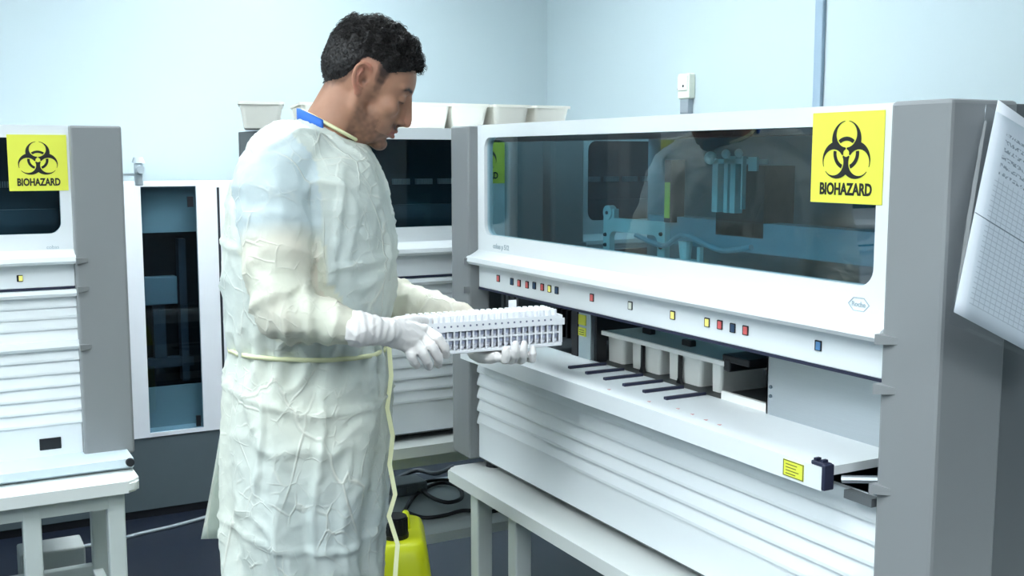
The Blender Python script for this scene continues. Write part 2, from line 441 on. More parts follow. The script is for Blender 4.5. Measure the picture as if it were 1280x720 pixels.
# inside: chamber walls
obj('chamber_floor', B(0, W, .104, MD-.02, SZ-.03, SZ-.012), M_DARK, t)
obj('chamber_back', B(0, W, .52, .53, .02, .832), mat('chamber_back_blue', (104, 136, 150), .5, var=.25, vscale=5), t)
obj('chamber_ceiling_bar', B(0, W, .03, .09, .815, .832), M_DARK, t)
obj('divider_beam', B(0, W, .02, .05, .515, .575), M_DARK, t)
# steel cover plate to the right
xp = MY-1.515
bm = B(xp, W-.005, .098, .102, SZ-.002, .47); box(bm, xp, xp+.004, .098, .25, SZ-.002, .47)
s_ = obj('steel_plate', bm, M_METAL, t)
bm = bmesh.new()
for zz in (.335, .352): cone(bm, (xp+.012, .0985, SZ+zz-.31+.01), .0035, (xp+.012, .095, SZ+zz-.31+.01), .003, 10)
obj('screw', bm, M_INNER, s_)
# mounting post with yellow labels
pa, pb = ml(on(716, 446, 'Z', 1.03)), ml(on(738, 450, 'Z', 1.03))
pxa, pxb = MY-2.170, MY-2.118
post = obj('mounting_post', B(pxa, pxb, .10, .13, SZ-.01, .50, bev=.002), M_ALU, t)
for z0, z1 in ((.352, .372), (.378, .402)):
    obj('post_label', B(pxa+.002, pxb-.018, .0985, .1002, SZ+.01+z0-.31, SZ+.01+z1-.31), M_YEL, post)
bm = bmesh.new()
for z0 in (.355, .360, .365): box(bm, pxa+.006, pxb-.024, .098, .0987, SZ+.01+z0-.31, SZ+.0115+z0-.31)
obj('post_print', bm, M_INK, post)
obj('black_post', B(pxa-.03, pxa-.004, .10, .16, SZ-.01, .50), M_BLACK, t)
obj('black_post', B(pxb+.002, pxb+.012, .11, .138, SZ-.01, .50), M_BLACK, t)
# left bay: drawer frames and uprights
obj('bay_wall', B(.0, pxa-.03, .40, .41, SZ, .50), M_BLACK, t)
bm = bmesh.new()
for xx in (.005, .03, .052, .062, .085): box(bm, xx, xx+.012, .06, .09, SZ-.01, .47)
obj('bay_uprights', bm, M_GREYD, t)
obj('bay_beam', B(.11, pxa-.03, .12, .15, .425, .445), M_BLACK, t)
obj('bay_beam', B(.11, pxa-.03, .2, .22, .40, .412), M_DARK, t)
bm = bmesh.new()
for q in range(6): box(bm, .13+q*.024, .138+q*.024, .15, .35, .33, .40)
obj('bay_guides', bm, M_BLACK, t)
# sorting bay: recess floor, acrylic cover with black clips
xr0, xr1 = MY-2.113, MY-1.60
obj('recess_floor', B(xr0, xr1, .104, .40, SZ-.010, SZ-.004), mat('recess_dark', (58, 62, 64), .5, var=.15), t)
x0c, x1c = MY-2.10, MY-1.66
cv = obj('cover_plate', B(x0c, x1c, .125, .42, .374, .380, bev=.001, seg=1), mat('cover_grey_teal', (206, 226, 229), .16, var=.08, vscale=8, coat=.3), t)
obj('cover_edge', B(x0c, x1c, .118, .125, .371, .381, bev=.001, seg=1), M_BIN, cv)
for px, py in ((812, 414), (862, 429)):
    q = ml(on(px, py+3, 'Z', ZB+.380)); obj('clip', B(q[0]-.016, q[0]+.016, q[1]-.010, q[1]+.006, .379, .393, bev=.002, seg=1), M_BLACK, cv)
bm = bmesh.new(); box(bm, x1c-.01, x1c+.07, .12, .42, .380, .395, bev=.003); box(bm, x1c-.004, x1c+.016, .118, .4, .362, .388, bev=.004)
obj('black_rail', bm, M_BLACK, t)
obj('black_rail', B(xr0+.02, xr0+.08, .18, .40, .40, .43), M_BLACK, t)
# dark bay with rods
bm = bmesh.new()
for q in range(4):
    xx = x1c+.045+q*.033; box(bm, xx, xx+.012, .19, .20, SZ, .42); box(bm, xx-.006, xx+.018, .185, .21, .355, .365)
obj('rod', bm, mat('rod_dark', (62, 68, 74), .4), t)
obj('bay_sill', B(x1c+.01, xp, .104, .112, SZ-.012, SZ+.016), M_BIN, t)
obj('bay_back', B(x1c, xp, .28, .29, SZ, .50), M_BLACK, t)
# upper chamber: gantry
XI = MX+.26
def mi(px, py, X=XI): return ml(on(px, py, 'X', X))
a, b = mi(815, 268), mi(1000, 310)
ba = mi(765, 262); bb = mi(845, 318)
M_CY = mat('fitting_cyan', (185, 228, 232), .4, var=.1)
M_CYD = mat('fitting_blue', (116, 164, 180), .4, var=.12)
gx = a[0]
obj('gantry_beam', B(gx, W-.02, .25, .30, a[2]-.062, a[2]-.0), M_CYD, t)
bx0, bx1 = ba[0], bb[0]-.01
zt = ba[2]
br = obj('arch_bracket', framed_plate(bmesh.new(), bx0, bx1, zt-.16, zt-.018, bx0+.028, bx1-.028, zt-.19, zt-.05, .018, .235, .25), M_CY, t)
bm = bmesh.new(); cone(bm, (bx0+.02, .232, zt-.006), .018, (bx0+.02, .25, zt-.006), .018, 16); box(bm, bx0, bx0+.045, .236, .25, zt-.04, zt+.004)
obj('bracket_boss', bm, M_CY, br)
bm = bmesh.new()
for xx, zz in ((bx0+.012, zt-.06), (bx0+.012, zt-.085), (bx1-.012, zt-.045), (bx1-.012, zt-.075), (bx0+.02, zt-.006)): cone(bm, (xx, .234, zz), .005, (xx, .229, zz), .004, 8)
obj('bolt', bm, M_DARK, br)
q = mi(847, 250); lb = obj('scale_strip', B(q[0]-.009, q[0]+.009, .23, .232, q[2]-.04, q[2]+.04), mat('strip_green_yellow', (190, 225, 60), .5), t)
obj('carriage', B(q[0]-.012, q[0]+.012, .232, .27, q[2]-.05, q[2]+.09), M_DARK, t)
g0 = mi(905, 195); g1 = mi(968, 262)
bm = bmesh.new(); box(bm, g0[0], g1[0]-.012, .22, .25, g0[2]-.016, g0[2]-.006); box(bm, g0[0]+.05, g0[0]+.062, .22, .24, g1[2]-.01, g0[2]); box(bm, g0[0]+.07, g0[0]+.086, .22, .24, g1[2]-.01, g0[2]); box(bm, g0[0]+.012, g0[0]+.03, .22, .24, g1[2]-.01, g0[2]-.01)
box(bm, g1[0]-.03, g1[0]-.004, .215, .22, g0[2]-.03, g0[2]-.002); box(bm, g1[0]-.045, g1[0]-.041, .21, .22, g1[2], g0[2])
ball(bm, (g0[0]+.005, .22, g0[2]-.004), .014, 2); ball(bm, (g0[0]+.055, .22, g0[2]+.004), .01, 2); ball(bm, (g0[0]+.095, .22, g0[2]+.006), .009, 2)
obj('gripper_head', bm, M_CY, t)
bm = bmesh.new(); box(bm, g0[0]-.01, g1[0]-.02, .25, .33, g1[2]-.06, g0[2]-.02)
obj('gripper_housing', bm, M_DARK, t)
q = mi(875, 312); bm = bmesh.new(); cone(bm, (q[0], .22, q[2]-.02), .012, (q[0], .22, q[2]+.02), .016, 12); box(bm, q[0]-.03, q[0]+.02, .21, .24, q[2]-.03, q[2]-.02); box(bm, q[0]+.04, q[0]+.05, .22, .23, q[2]-.03, q[2]+.01)
obj('dispenser', bm, M_CY, t)
cpts = spline([(gx+.02, .2, .60), (gx+.1, .22, .58), (gx+.2, .2, .61), (gx+.3, .22, .585), (gx+.42, .2, .60)], 8)
obj('hose', tube(bmesh.new(), cpts, .006), M_CYD, t)
bm = bmesh.new()
for zz, hh in ((.60, .012), (.64, .02), (.74, .03)): box(bm, W-.36, W-.03, .45, .50, zz, zz+hh)
obj('rear_rails', bm, M_CYD, t)
for px in (1010, 1048):
    q = ml(on(px, 295, 'X', MX+.44)); obj('chamber_lamp', B(q[0]-.006, q[0]+.006, .436, .448, q[2]-.004, q[2]+.004, bev=.001, seg=1), mat('lamp_red_lit', (225, 60, 60), .4, emit=(230, 50, 50), estr=.8), t)
obj('lamp_bar', B(W-.30, W-.04, .45, .46, .60+.012, .64), M_DARK, t)
# wiring at the right-hand hinge
bm = bmesh.new()
tube(bm, spline([(1.335, .02, .33), (1.318, .04, .36), (1.30, .06, .345), (1.27, .075, .325)], 8), .0035)
obj('earth_wire', bm, mat('wire_green', (150, 200, 90), .5), t)
obj('gas_strut', tube(bmesh.new(), [(1.352, -.005, .30), (1.30, -.04, .292)], .006), M_METAL, t)
obj('hinge_arm', B(1.30, W-.002, -.035, -.02, .262, .275), M_GREYD, t)
obj('shelf_stay', tube(bmesh.new(), [(1.345, .05, .41), (1.30, .07, .325)], .0025), M_METAL, t)
# print: product name and the hexagon emblem
q = ml(on(626, 309, 'X', MX-.005)); text_mesh('product_lettering', 'cobas p 512', .017, M_INKG, t, (q[0], -.0048, q[2]), bold=.0004)
q = ml(on(1073, 380.5, 'X', MX-.005))
hexa = [(q[0]+.021*math.cos(math.radians(60*k)), q[2]+.0115*math.sin(math.radians(60*k))) for k in range(6)]
bm = bmesh.new()
for k in range(6):
    p0, p1 = hexa[k], hexa[(k+1) % 6]; tube(bm, [(p0[0], -.0045, p0[1]), (p1[0], -.0045, p1[1])], .0008, 6)
em = obj('emblem', bm, M_INKG, t); text_mesh('emblem_lettering', 'Roche', .011, M_INKG, em, (q[0], -.0048, q[2]), bold=.0002)

# --- sample bins standing in the sorting bay (each lifts out)
def bin_mesh(wd_):
    bm = bmesh.new(); w0, w1, d0, d1, h = wd_-.006, wd_, .16, .175, .064
    rr = min(.008, wd_*.2)
    def ring(wd, dp, z, y0=0): return [bm.verts.new((x, y, z)) for x, y in rrect(-wd/2, wd/2, y0, dp, rr, 3)]
    A = [ring(w0, d0, 0), ring(w1, d1, h), ring(w1-.004, d1-.002, h, .002), ring(w0-.004, d0-.002, .004, .002)]
    n = len(A[0])
    for k in range(3):
        for i in range(n): bm.faces.new((A[k][i], A[k][(i+1) % n], A[k+1][(i+1) % n], A[k+1][i]))
    bm.faces.new(A[0][::-1]); bm.faces.new(A[3])
    return bm
binlab = ['narrow one nearest the yellow-labelled post', 'second one from the yellow-labelled post', 'third one from the yellow-labelled post', 'last one beside the dark bay']
XB = MX+.145
for i, (pa_, pb_) in enumerate(((759, 780), (789, 825), (835, 877), (889, 903))):
    ya, yb = on(pa_, 435, 'X', XB).y, on(pb_, 440, 'X', XB).y
    o = obj('sample_bin', bin_mesh(ya-yb), M_BIN)
    o.location = (XB, (ya+yb)/2, ZB+SZ-.003); o.rotation_euler = (0, 0, -PI/2)
    tag(o, 'white plastic sample bin under the cover plate, '+binlab[i], 'bin', 'sample bins under the cover plate')
for px in (806, 853):
    cx = MY-on(px, 440, 'X', XB-.004).y
    obj('bin_divider', prism(bmesh.new(), [(cx-.008, SZ-.004), (cx+.008, SZ-.004), (cx+.003, SZ+.008), (cx+.0028, SZ+.062), (cx-.0028, SZ+.062), (cx-.003, SZ+.008)], 'y', .132, .1405), M_BLACK, main)

# --- analyser at the left edge of the picture
LXW = .350; LW = 1.2
sL, sR = on(8, 168, 'Y', 2.99), on(86, 238, 'Y', 2.99)
left = analyzer('laboratory_analyzer', 'white analyzer with closed slatted front at the left edge, on a white table', (LXW-LW, 2.998, ZB), 0, LW, .125, .62,
                sign=(sL.x-(LXW-LW), sR.x-(LXW-LW), sR.z-ZB, sL.z-ZB, -.0045, 'yellow biohazard warning sign on the window corner'), lamps=[(on(25, 348, 'Y', 2.995).x-(LXW-LW), on(25, 348, 'Y', 2.995).z-ZB, 'y')], win=(.04, .026))
q = on(63, 554.5, 'Y', 2.994)
sk = obj('socket_recess', B(q.x-.026-(LXW-LW), q.x+.026-(LXW-LW), -.0065, -.003, q.z-.015-ZB, q.z+.015-ZB, bev=.001, seg=1), M_BLACK, left)
tr_ = obj('front_tray', prism(bmesh.new(), [(0, -.003), (-.11, -.018), (-.13, -.008), (-.13, .012), (-.11, .012), (0, .012)], 'x', -.3, LW+.105), mat('tray_blue_grey', (206, 220, 228), .4), left)
q = on(150, 570, 'Y', 2.87)
bm = bmesh.new(); cone(bm, (LW+.095, -.132, .004), .011, (LW+.095, -.142, .004), .010, 16)
obj('tray_knob', bm, M_BLACK, left)
q = on(66, 309, 'Y', 2.993); text_mesh('product_lettering', 'cobas', .013, M_INKG, left, (q.x-(LXW-LW), -.0048, q.z-ZB))
# clear document sleeve on its right-hand side
o = obj('document_sleeve', B(LXW+.128, LXW+.134, 3.03, 3.24, 1.20, 1.52), M_CLEAR); tag(o, 'clear plastic sleeve on the side of the left-edge analyzer, seen edge on', 'document sleeve')
bm = bmesh.new(); p = dep(173, 212, 3.4); box(bm, -.012, .012, -.012, .012, -.05, .02, bev=.004); cone(bm, (0, 0, .02), .02, (0, 0, .038), .014, 14); cone(bm, (0, -.012, .0), .014, (0, -.04, .0), .012, 12); box(bm, -.11, .004, -.004, .004, -.02, -.012)
o = obj('wall_bracket', bm, mat('bracket_pale', (196, 210, 218), .35), left); o.location = p-Vector((LXW-LW, 2.998, ZB)); o['label'] = 'pale plastic holder sticking out from the side'

# --- analyser behind the person
MIDY = 2.80
mid = analyzer('laboratory_analyzer', 'white analyzer with dark window and closed slats behind the person, trays on top', (.985, MIDY, ZB), 0, .509, .115, .56,
               sign=(.509-.160, .509-.001, on(620, 229, 'Y', MIDY).z-ZB, on(620, 166, 'Y', MIDY).z-ZB, -.0045, 'yellow biohazard warning sign on the window corner'), win=(.03, .035))
rear = analyzer('laboratory_analyzer', 'white analyzer standing hidden behind the open machine in the room corner', (1.76, MIDY+.02, ZB), 0, .75, .115, .66, win=(.03, .035))

# ------------------------------------------------------------------ tables
def leg(t, x, y, z1, s=.021, z0=0): return obj('leg', B(x-s, x+s, y-s, y+s, z0, z1, bev=.004), M_LEG, t)
def table_top(x0, x1, y0, y1, z0, z1, r=.03, name='table_top', t=None, m=None):
    bm = bmesh.new(); prism(bm, rrect(x0, x1, y0, y1, r, 6), 'z', z0, z1)
    es = [e for e in bm.edges if abs(e.verts[0].co.z-e.verts[1].co.z) < 1e-5]
    bmesh.ops.bevel(bm, geom=es, offset=.006, segments=2, affect='EDGES')
    return obj(name, bm, m or M_TABLE, t)
TZ = ZB-.02
def table(label, x0, x1, y0, y1, legs, apron, shelf=None, stretch=()):
    t = empty('table', ((x0+x1)/2, (y0+y1)/2, 0)); tag(t, label, 'table', 'white analyzer tables')
    ox, oy = t.location.x, t.location.y
    table_top(x0-ox, x1-ox, y0-oy, y1-oy, TZ-.03, TZ, t=t)
    bm = bmesh.new()
    a = apron; box(bm, a[0]-ox, a[1]-ox, a[2]-oy, a[2]+.03-oy, TZ-.075, TZ-.03); box(bm, a[0]-ox, a[1]-ox, a[3]-.03-oy, a[3]-oy, TZ-.075, TZ-.03)
    box(bm, a[0]-ox, a[0]+.03-ox, a[2]+.03-oy, a[3]-.03-oy, TZ-.075, TZ-.03); box(bm, a[1]-.03-ox, a[1]-ox, a[2]+.03-oy, a[3]-.03-oy, TZ-.075, TZ-.03)
    obj('apron', bm, M_LEG, t)
    for x, y in legs: leg(t, x-ox, y-oy, TZ-.03)
    for s in stretch: obj('stretcher', B(s[0]-ox, s[1]-ox, s[2]-oy, s[3]-oy, s[4], s[5], bev=.003), M_LEG, t)
    if shelf: table_top(shelf[0]-ox, shelf[1]-ox, shelf[2]-oy, shelf[3]-oy, shelf[4]-.028, shelf[4], name='lower_shelf', t=t, m=mat('shelf_grey', (176, 186, 188), .5, var=.03))
    return t
tabR = table('long white table carrying the open analyzer, with square legs', 1.165, 2.1, .55, 2.515, [(1.215, 2.40), (1.215, 2.20), (2.04, 2.40), (2.04, 2.2), (1.215, .65), (2.04, .65)], (1.24, 2.07, .6, 2.44),
             stretch=[(1.236, 2.019, 2.385, 2.415, .13, .17)])
tabL = table('white table carrying the analyzer at the left edge, with square legs', -1.0, .455, 2.775, 3.68, [(.40, 2.835), (.205, 2.835), (.42, 3.32), (-.93, 2.835), (-.93, 3.32)], (-.96, .42, 2.815, 3.36),
             stretch=[(.395, .425, 2.856, 3.30, .255, .30), (-.909, .399, 3.305, 3.335, .265, .31)])
tabM = table('white table with a grey lower shelf, behind the person', 
             .885, 2.62, 2.735, 3.38, [(.935, 3.32), (2.56, 2.8), (2.56, 3.32)], (.91, 2.59, 2.79, 3.36), shelf=(.96, 2.535, 2.79, 3.29, .42))
for yy in (2.815,):
    leg(tabM, .935-tabM.location.x, yy-tabM.location.y, TZ-.03)

# ------------------------------------------------------------------ white cabinet with dark glass door at the back wall
CY = 4.62
c0 = on(160, 400, 'Y', CY).x-.55; c1 = 1.33
zt_, zb_ = on(200, 229, 'Y', CY).z, on(220, 543, 'Y', CY).z
cab = empty('glass_door_cabinet', ((c0+c1)/2, CY, 0)); tag(cab, 'white cabinet with a tall dark glass door and grey plinth, against the back wall', 'cabinet')
ox = (c0+c1)/2
wx0, wx1 = on(178, 300, 'Y', CY).x, on(247, 300, 'Y', CY).x
wz1, wz0 = on(205, 233, 'Y', CY).z, on(220, 538, 'Y', CY).z
bm = bmesh.new()
box(bm, c0-ox, c1-ox, .02, .04, zb_, zb_+.01); box(bm, c0-ox, c0-ox+.02, .02, .5, zb_, zt_); box(bm, c1-ox-.02, c1-ox, .02, .5, zb_, zt_); box(bm, c0-ox, c1-ox, .02, .5, zt_-.02, zt_); box(bm, c0-ox, c1-ox, .48, .5, zb_, zt_); box(bm, c0-ox, c1-ox, .02, .5, zb_, zb_+.02)
obj('carcass', bm, M_CABINET, cab)
bm = bmesh.new()
box(bm, c0-ox, wx0-ox, 0, .02, zb_, zt_); box(bm, wx1-ox, c1-ox, 0, .02, zb_, zt_); box(bm, wx0-ox, wx1-ox, 0, .02, wz1, zt_); box(bm, wx0-ox, wx1-ox, 0, .02, zb_, wz0)
fr_ = obj('front_frame', bm, M_CABINET, cab)
obj('glass_door', B(wx0-ox, wx1-ox, .006, .012, wz0, wz1), M_GLASSD, cab)
sx = on(276, 400, 'Y', CY).x-ox
obj('door_gap', B(sx, sx+.01, -.001, .004, zb_+.02, zt_-.02), M_DARK, fr_)
zz = lambda y: on(210, y, 'Y', CY+.1).z
M_DIM = mat('cabinet_panel_blue_grey', (188, 198, 202), .5)
obj('inner_panel', B(wx0-ox-.02, wx1-ox+.05, .08, .1, zz(290), wz1), M_DIM, cab)
obj('inner_panel', B(wx0-ox-.02, wx1-ox+.05, .08, .1, wz0, zz(482)), M_DIM, cab)
obj('inner_box', B(wx0-ox-.01, wx0-ox+.16, .14, .2, zz(382), zz(347), bev=.004), mat('inner_box_grey', (150, 165, 175), .5), cab)
bm = bmesh.new(); box(bm, wx0-ox+.06, wx0-ox+.11, .16, .2, zz(455), zz(382)); box(bm, wx0-ox+.17, wx0-ox+.2, .14, .2, zz(480), zz(300)); box(bm, wx0-ox, wx1-ox, .15, .2, zz(462), zz(450))
obj('inner_frame', bm, mat('inner_frame_dark', (70, 78, 90), .5), cab)
obj('inner_back', B(c0-ox+.02, c1-ox-.02, .3, .31, zb_+.02, zt_-.02), M_DARK, cab)
bm = B(wx1-ox-.035, wx1-ox-.012, -.001, .012, zz(258), zz(245)); obj('latch', bm, M_BLACK, cab)
obj('latch', B(wx1-ox-.03, wx1-ox-.012, -.001, .012, zz(530), zz(517)), M_BLACK, cab)
obj('plinth', B(c0-ox, c1-ox, 0.005, .49, .035, zb_), M_PLINTH, cab)
obj('toe_kick', B(c0-ox+.01, c1-ox-.01, 0.012, .48, 0, .035), M_BLACK, cab)

# ------------------------------------------------------------------ plastic trays on top of the rear analysers
def tray_mesh():
    bm = bmesh.new()
    def ring(wd, dp, z, r=.012): return [bm.verts.new((x, y, z)) for x, y in rrect(-wd/2, wd/2, -dp/2, dp/2, r, 3)]
    A = [ring(.098, .26, 0), ring(.118, .285, .066), ring(.128, .30, .066), ring(.128, .30, .074), ring(.113, .28, .074), ring(.094, .255, .004)]
    n = len(A[0])
    for k in range(5):
        for i in range(n): bm.faces.new((A[k][i], A[k][(i+1) % n], A[k+1][(i+1) % n], A[k+1][i]))
    bm.faces.new(A[0][::-1]); bm.faces.new(A[5])
    return bm
tsrc = obj('storage_tray', tray_mesh(), M_BINW)
def rib_mesh():
    bm = bmesh.new(); box(bm, -.004, .004, -.149, -.133, .004, .066); return bm
TT = ZB+.857
spots = []
for i, px in enumerate((536, 584, 636, 686)):
    p = on(px, 160, 'Y', 2.93); spots.append((p.x, 3.05, 0, .0))
places = [('beside the face, first of the row right of the head', 0), ('second of the row right of the head', 0), ('third of the row right of the head', 0), ('last of the row, furthest right', 0)]
first = True
allsp = [(s[0], s[1], 0, 'white plastic tray on top, '+places[i][0]) for i, s in enumerate(spots)]
pA = on(327, 150, 'Y', 3.21); pB = on(394, 150, 'Y', 3.16)
allsp += [(pA.x, 3.21, math.radians(-16), 'white plastic storage tray turned askew at the left end, above the shoulder'),
          (pB.x+.01, 3.18, math.radians(-12), 'white plastic storage tray just behind the neck, half hidden')]
for i, (x, y, a, lab) in enumerate(allsp):
    o = tsrc if i == 0 else share(tsrc)
    o.location = (x, y, TT+.001); o.rotation_euler = (0, 0, a); tag(o, lab, 'tray', 'plastic trays on the rear analyzers')

# ------------------------------------------------------------------ small things of the room
q = on(862, 108, 'X', RX)
so = empty('wall_socket', (RX, q.y, q.z)); tag(so, 'small cream electrical socket on the right wall', 'socket')
obj('back_box', B(-.035, 0, -.042, .042, -.055, .055, bev=.006), mat('socket_cream', (226, 232, 218), .4), so)
obj('socket_face', B(-.042, -.034, -.034, .034, -.02, .045, bev=.004), mat('socket_cream2', (232, 236, 226), .35), so)
bm = bmesh.new(); cone(bm, (-.043, -.008, .0), .006, (-.041, -.008, .0), .006, 10); cone(bm, (-.037, .036, -.012), .005, (-.034, .036, -.012), .005, 10)
obj('socket_hole', bm, M_BLACK, so)
obj('conduit', B(-.03, 0, -.03, .03, -.12, -.055, bev=.004), M_CABLEG, so)

# document sleeve with a printed form, hanging on the near side of the open machine
DS = empty('document_sleeve', (0, 0, 0)); tag(DS, 'printed form in a clear plastic sleeve, hanging askew on the open analyzer side', 'document')
YS = MY-MW-MPW-.012
def shp(pxs, y):  return [on(px, py, 'Y', y) for px, py in pxs]
def form_material():
    m = bpy.data.materials.new('printed_form'); m.use_nodes = True; nt = m.node_tree; N = nt.nodes; L = nt.links; b = N['Principled BSDF']; b.inputs['Roughness'].default_value = .6
    tc = N.new('ShaderNodeTexCoord'); sp = N.new('ShaderNodeSeparateXYZ'); L.new(tc.outputs['Object'], sp.inputs[0])
    br = N.new('ShaderNodeTexBrick'); br.offset = 0; br.inputs['Scale'].default_value = 1; br.inputs['Mortar Size'].default_value = .0006; br.inputs['Brick Width'].default_value = .011; br.inputs['Row Height'].default_value = .0072
    pap = (*lin((226, 232, 240)), 1)
    for k in (1, 2): br.inputs[k].default_value = pap
    br.inputs[3].default_value = (*lin((190, 198, 208)), 1)
    cb = N.new('ShaderNodeCombineXYZ'); L.new(sp.outputs[0], cb.inputs[0]); L.new(sp.outputs[2], cb.inputs[1]); L.new(cb.outputs[0], br.inputs[0])
    nz = N.new('ShaderNodeTexNoise'); nz.inputs['Scale'].default_value = 260; L.new(tc.outputs['Object'], nz.inputs[0])
    def rng(sock, lo, hi):
        a = N.new('ShaderNodeMath'); a.operation = 'GREATER_THAN'; a.inputs[1].default_value = lo; L.new(sock, a.inputs[0])
        c = N.new('ShaderNodeMath'); c.operation = 'LESS_THAN'; c.inputs[1].default_value = hi; L.new(sock, c.inputs[0])
        d = N.new('ShaderNodeMath'); d.operation = 'MULTIPLY'; L.new(a.outputs[0], d.inputs[0]); L.new(c.outputs[0], d.inputs[1]); return d.outputs[0]
    def mul(a, c):
        d = N.new('ShaderNodeMath'); d.operation = 'MULTIPLY'; L.new(a, d.inputs[0]); L.new(c, d.inputs[1]); return d.outputs[0]
    mk = mul(rng(sp.outputs[0], .025, .175), rng(sp.outputs[2], .02, .20))
    m1 = N.new('ShaderNodeMix'); m1.data_type = 'RGBA'; m1.inputs[6].default_value = pap; L.new(mk, m1.inputs[0]); L.new(br.outputs[0], m1.inputs[7])
    # head of the form: lines of small writing
    wv = N.new('ShaderNodeTexWave'); wv.bands_direction = 'Z'; wv.inputs['Scale'].default_value = 28; L.new(tc.outputs['Object'], wv.inputs[0])
    tx = mul(mul(rng(nz.outputs[0], .5, 1), rng(wv.outputs[0], .55, 2)), mul(rng(sp.outputs[0], .03, .18), rng(sp.outputs[2], .205, .265)))
    m2 = N.new('ShaderNodeMix'); m2.data_type = 'RGBA'; L.new(m1.outputs[2], m2.inputs[6]); m2.inputs[7].default_value = (*lin((150, 160, 172)), 1); L.new(tx, m2.inputs[0])
    ln = mul(rng(sp.outputs[0], .0, .21), rng(sp.outputs[2], .137, .1385))
    m3 = N.new('ShaderNodeMix'); m3.data_type = 'RGBA'; L.new(m2.outputs[2], m3.inputs[6]); m3.inputs[7].default_value = (*lin((110, 122, 134)), 1); L.new(ln, m3.inputs[0])
    L.new(m3.outputs[2], b.inputs['Base Color'])
    return m
def sheet(w_, h_, th, bend, nx=6, nz=14):
    bm = bmesh.new(); R = []
    for s in (0, 1):
        R.append([[bm.verts.new((w_*i/nx, -bend*(1-j/nz)**1.6-th*s, h_*j/nz)) for i in range(nx+1)] for j in range(nz+1)])
    for s in (0, 1):
        for j in range(nz):
            for i in range(nx): bm.faces.new((R[s][j][i], R[s][j][i+1], R[s][j+1][i+1], R[s][j+1][i]))
    for j in range(nz):
        for i in (0, nx): bm.faces.new((R[0][j][i], R[0][j+1][i], R[1][j+1][i], R[1][j][i]))
    for i in range(nx):
        for j in (0, nz): bm.faces.new((R[0][j][i], R[0][j][i+1], R[1][j][i+1], R[1][j][i]))
    return bm
pl = on(1192, 390, 'Y', YS-.06); ptp = on(1249, 127, 'Y', YS-.012)
DS.location = pl; ang = math.atan2(ptp.x-pl.x, ptp.z-pl.z); DS.rotation_euler = (0, ang*.92, 0)
hgt = math.hypot(ptp.x-pl.x, ptp.z-pl.z)
bm = sheet(.21, hgt, .0008, .0); pp = obj('printed_form', bm, form_material(), DS, True); pp.rotation_euler = (math.radians(-8), 0, 0)
bm = sheet(.235, hgt+.0, .0006, .0); pp = obj('clear_pocket', bm, M_CLEAR, DS, True); pp.location = (-.006, -.003, -.017); pp.rotation_euler = (math.radians(-8), math.radians(-3), 0)

obj('adhesive_tape', B(.09, .15, -.002, .03, hgt-.016, hgt-.001), M_CLEAR, DS)

# yellow jerrycan
JD = 2.86
jp = dep(499, 700, JD)
can = empty('jerrycan', (jp.x, jp.y, 0), -YAW*.75); tag(can, 'bright yellow plastic jerrycan with a black cap, on the floor behind the gown', 'jerrycan')
jt = dep(499, 659, JD).z
bm = bmesh.new(); rings = []
for z, wx, wy, r in ((0, .155, .30, .02), (.01, .168, .32, .03), (jt-.13, .166, .32, .03), (jt-.03, .138, .27, .035), (jt-.006, .122, .245, .035), (jt, .10, .22, .03)):
    rings.append([bm.verts.new((x, y, z)) for x, y in rrect(-wx/2, wx/2, -wy/2, wy/2, r, 4)])
n = len(rings[0])
for k in range(len(rings)-1):
    for i in range(n): bm.faces.new((rings[k][i], rings[k][(i+1) % n], rings[k+1][(i+1) % n], rings[k+1][i]))
bm.faces.new(rings[0][::-1]); bm.faces.new(rings[-1])
obj('can_body', bm, M_CAN, can, True)
bm = bmesh.new(); cone(bm, (-.01, -.06, jt-.004), .034, (-.01, -.06, jt+.01), .034, 24); cone(bm, (-.01, -.06, jt+.01), .031, (-.01, -.06, jt+.055), .029, 24)
for k in range(18):
    a = 2*PI*k/18; box(bm, -.01+.03*math.cos(a)-.002, -.01+.03*math.cos(a)+.002, -.06+.03*math.sin(a)-.002, -.06+.03*math.sin(a)+.002, jt+.012, jt+.05)
obj('cap', bm, M_BLACK, can)
obj('handle', tube(bmesh.new(), spline([(.02, .0, jt-.012), (.02, .012, jt+.012), (.02, .05, jt+.018), (.02, .085, jt+.01), (.02, .095, jt-.012)], 6), .010, 10), M_CAN, can, True)

# cables
def cable(label, pts, r, m, n=10):
    o = obj('cable', tube(bmesh.new(), spline(pts, n), r), m, None, True); tag(o, label, 'cable'); return o
def onz(px, py, z): p = on(px, py, 'Z', z); return (p.x, p.y, z)
zS = .42+.0065
loop = [(502, 645), (520, 618), (548, 604), (572, 608), (577, 622), (560, 628), (540, 622), (528, 612), (530, 603), (556, 600), (590, 606)]
cable('black power cable coiled on the grey lower shelf', [onz(x, y, zS+.001*i) for i, (x, y) in enumerate(loop)]+[onz(600, 627, zS+.012)], .0065, M_CABLEB)
cable('second black cable sweeping over the grey lower shelf beside the coil', [onz(x, y, zS+.0) for x, y in ((508, 640), (530, 647), (556, 644), (580, 638), (610, 640), (640, 632))], .006, M_CABLEB)
cable('thin grey cable bundle at the back of the lower shelf', [onz(x, y, zS) for x, y in ((492, 600), (520, 588), (545, 592), (566, 583))], .008, mat('cable_mid', (92, 98, 104), .5))
bm = bmesh.new(); box(bm, -.06, .06, -.05, .05, 0, .04, bev=.006)
for k in range(3): box(bm, -.05+k*.036, -.03+k*.036, -.054, -.05, .010, .03)
p = on(515, 590, 'Z', .42); o = obj('power_supply', bm, mat('psu_grey', (104, 112, 118), .5)); o.location = (p.x-.11, 3.20, .42); tag(o, 'dark grey power supply at the back of the lower shelf', 'power supply')
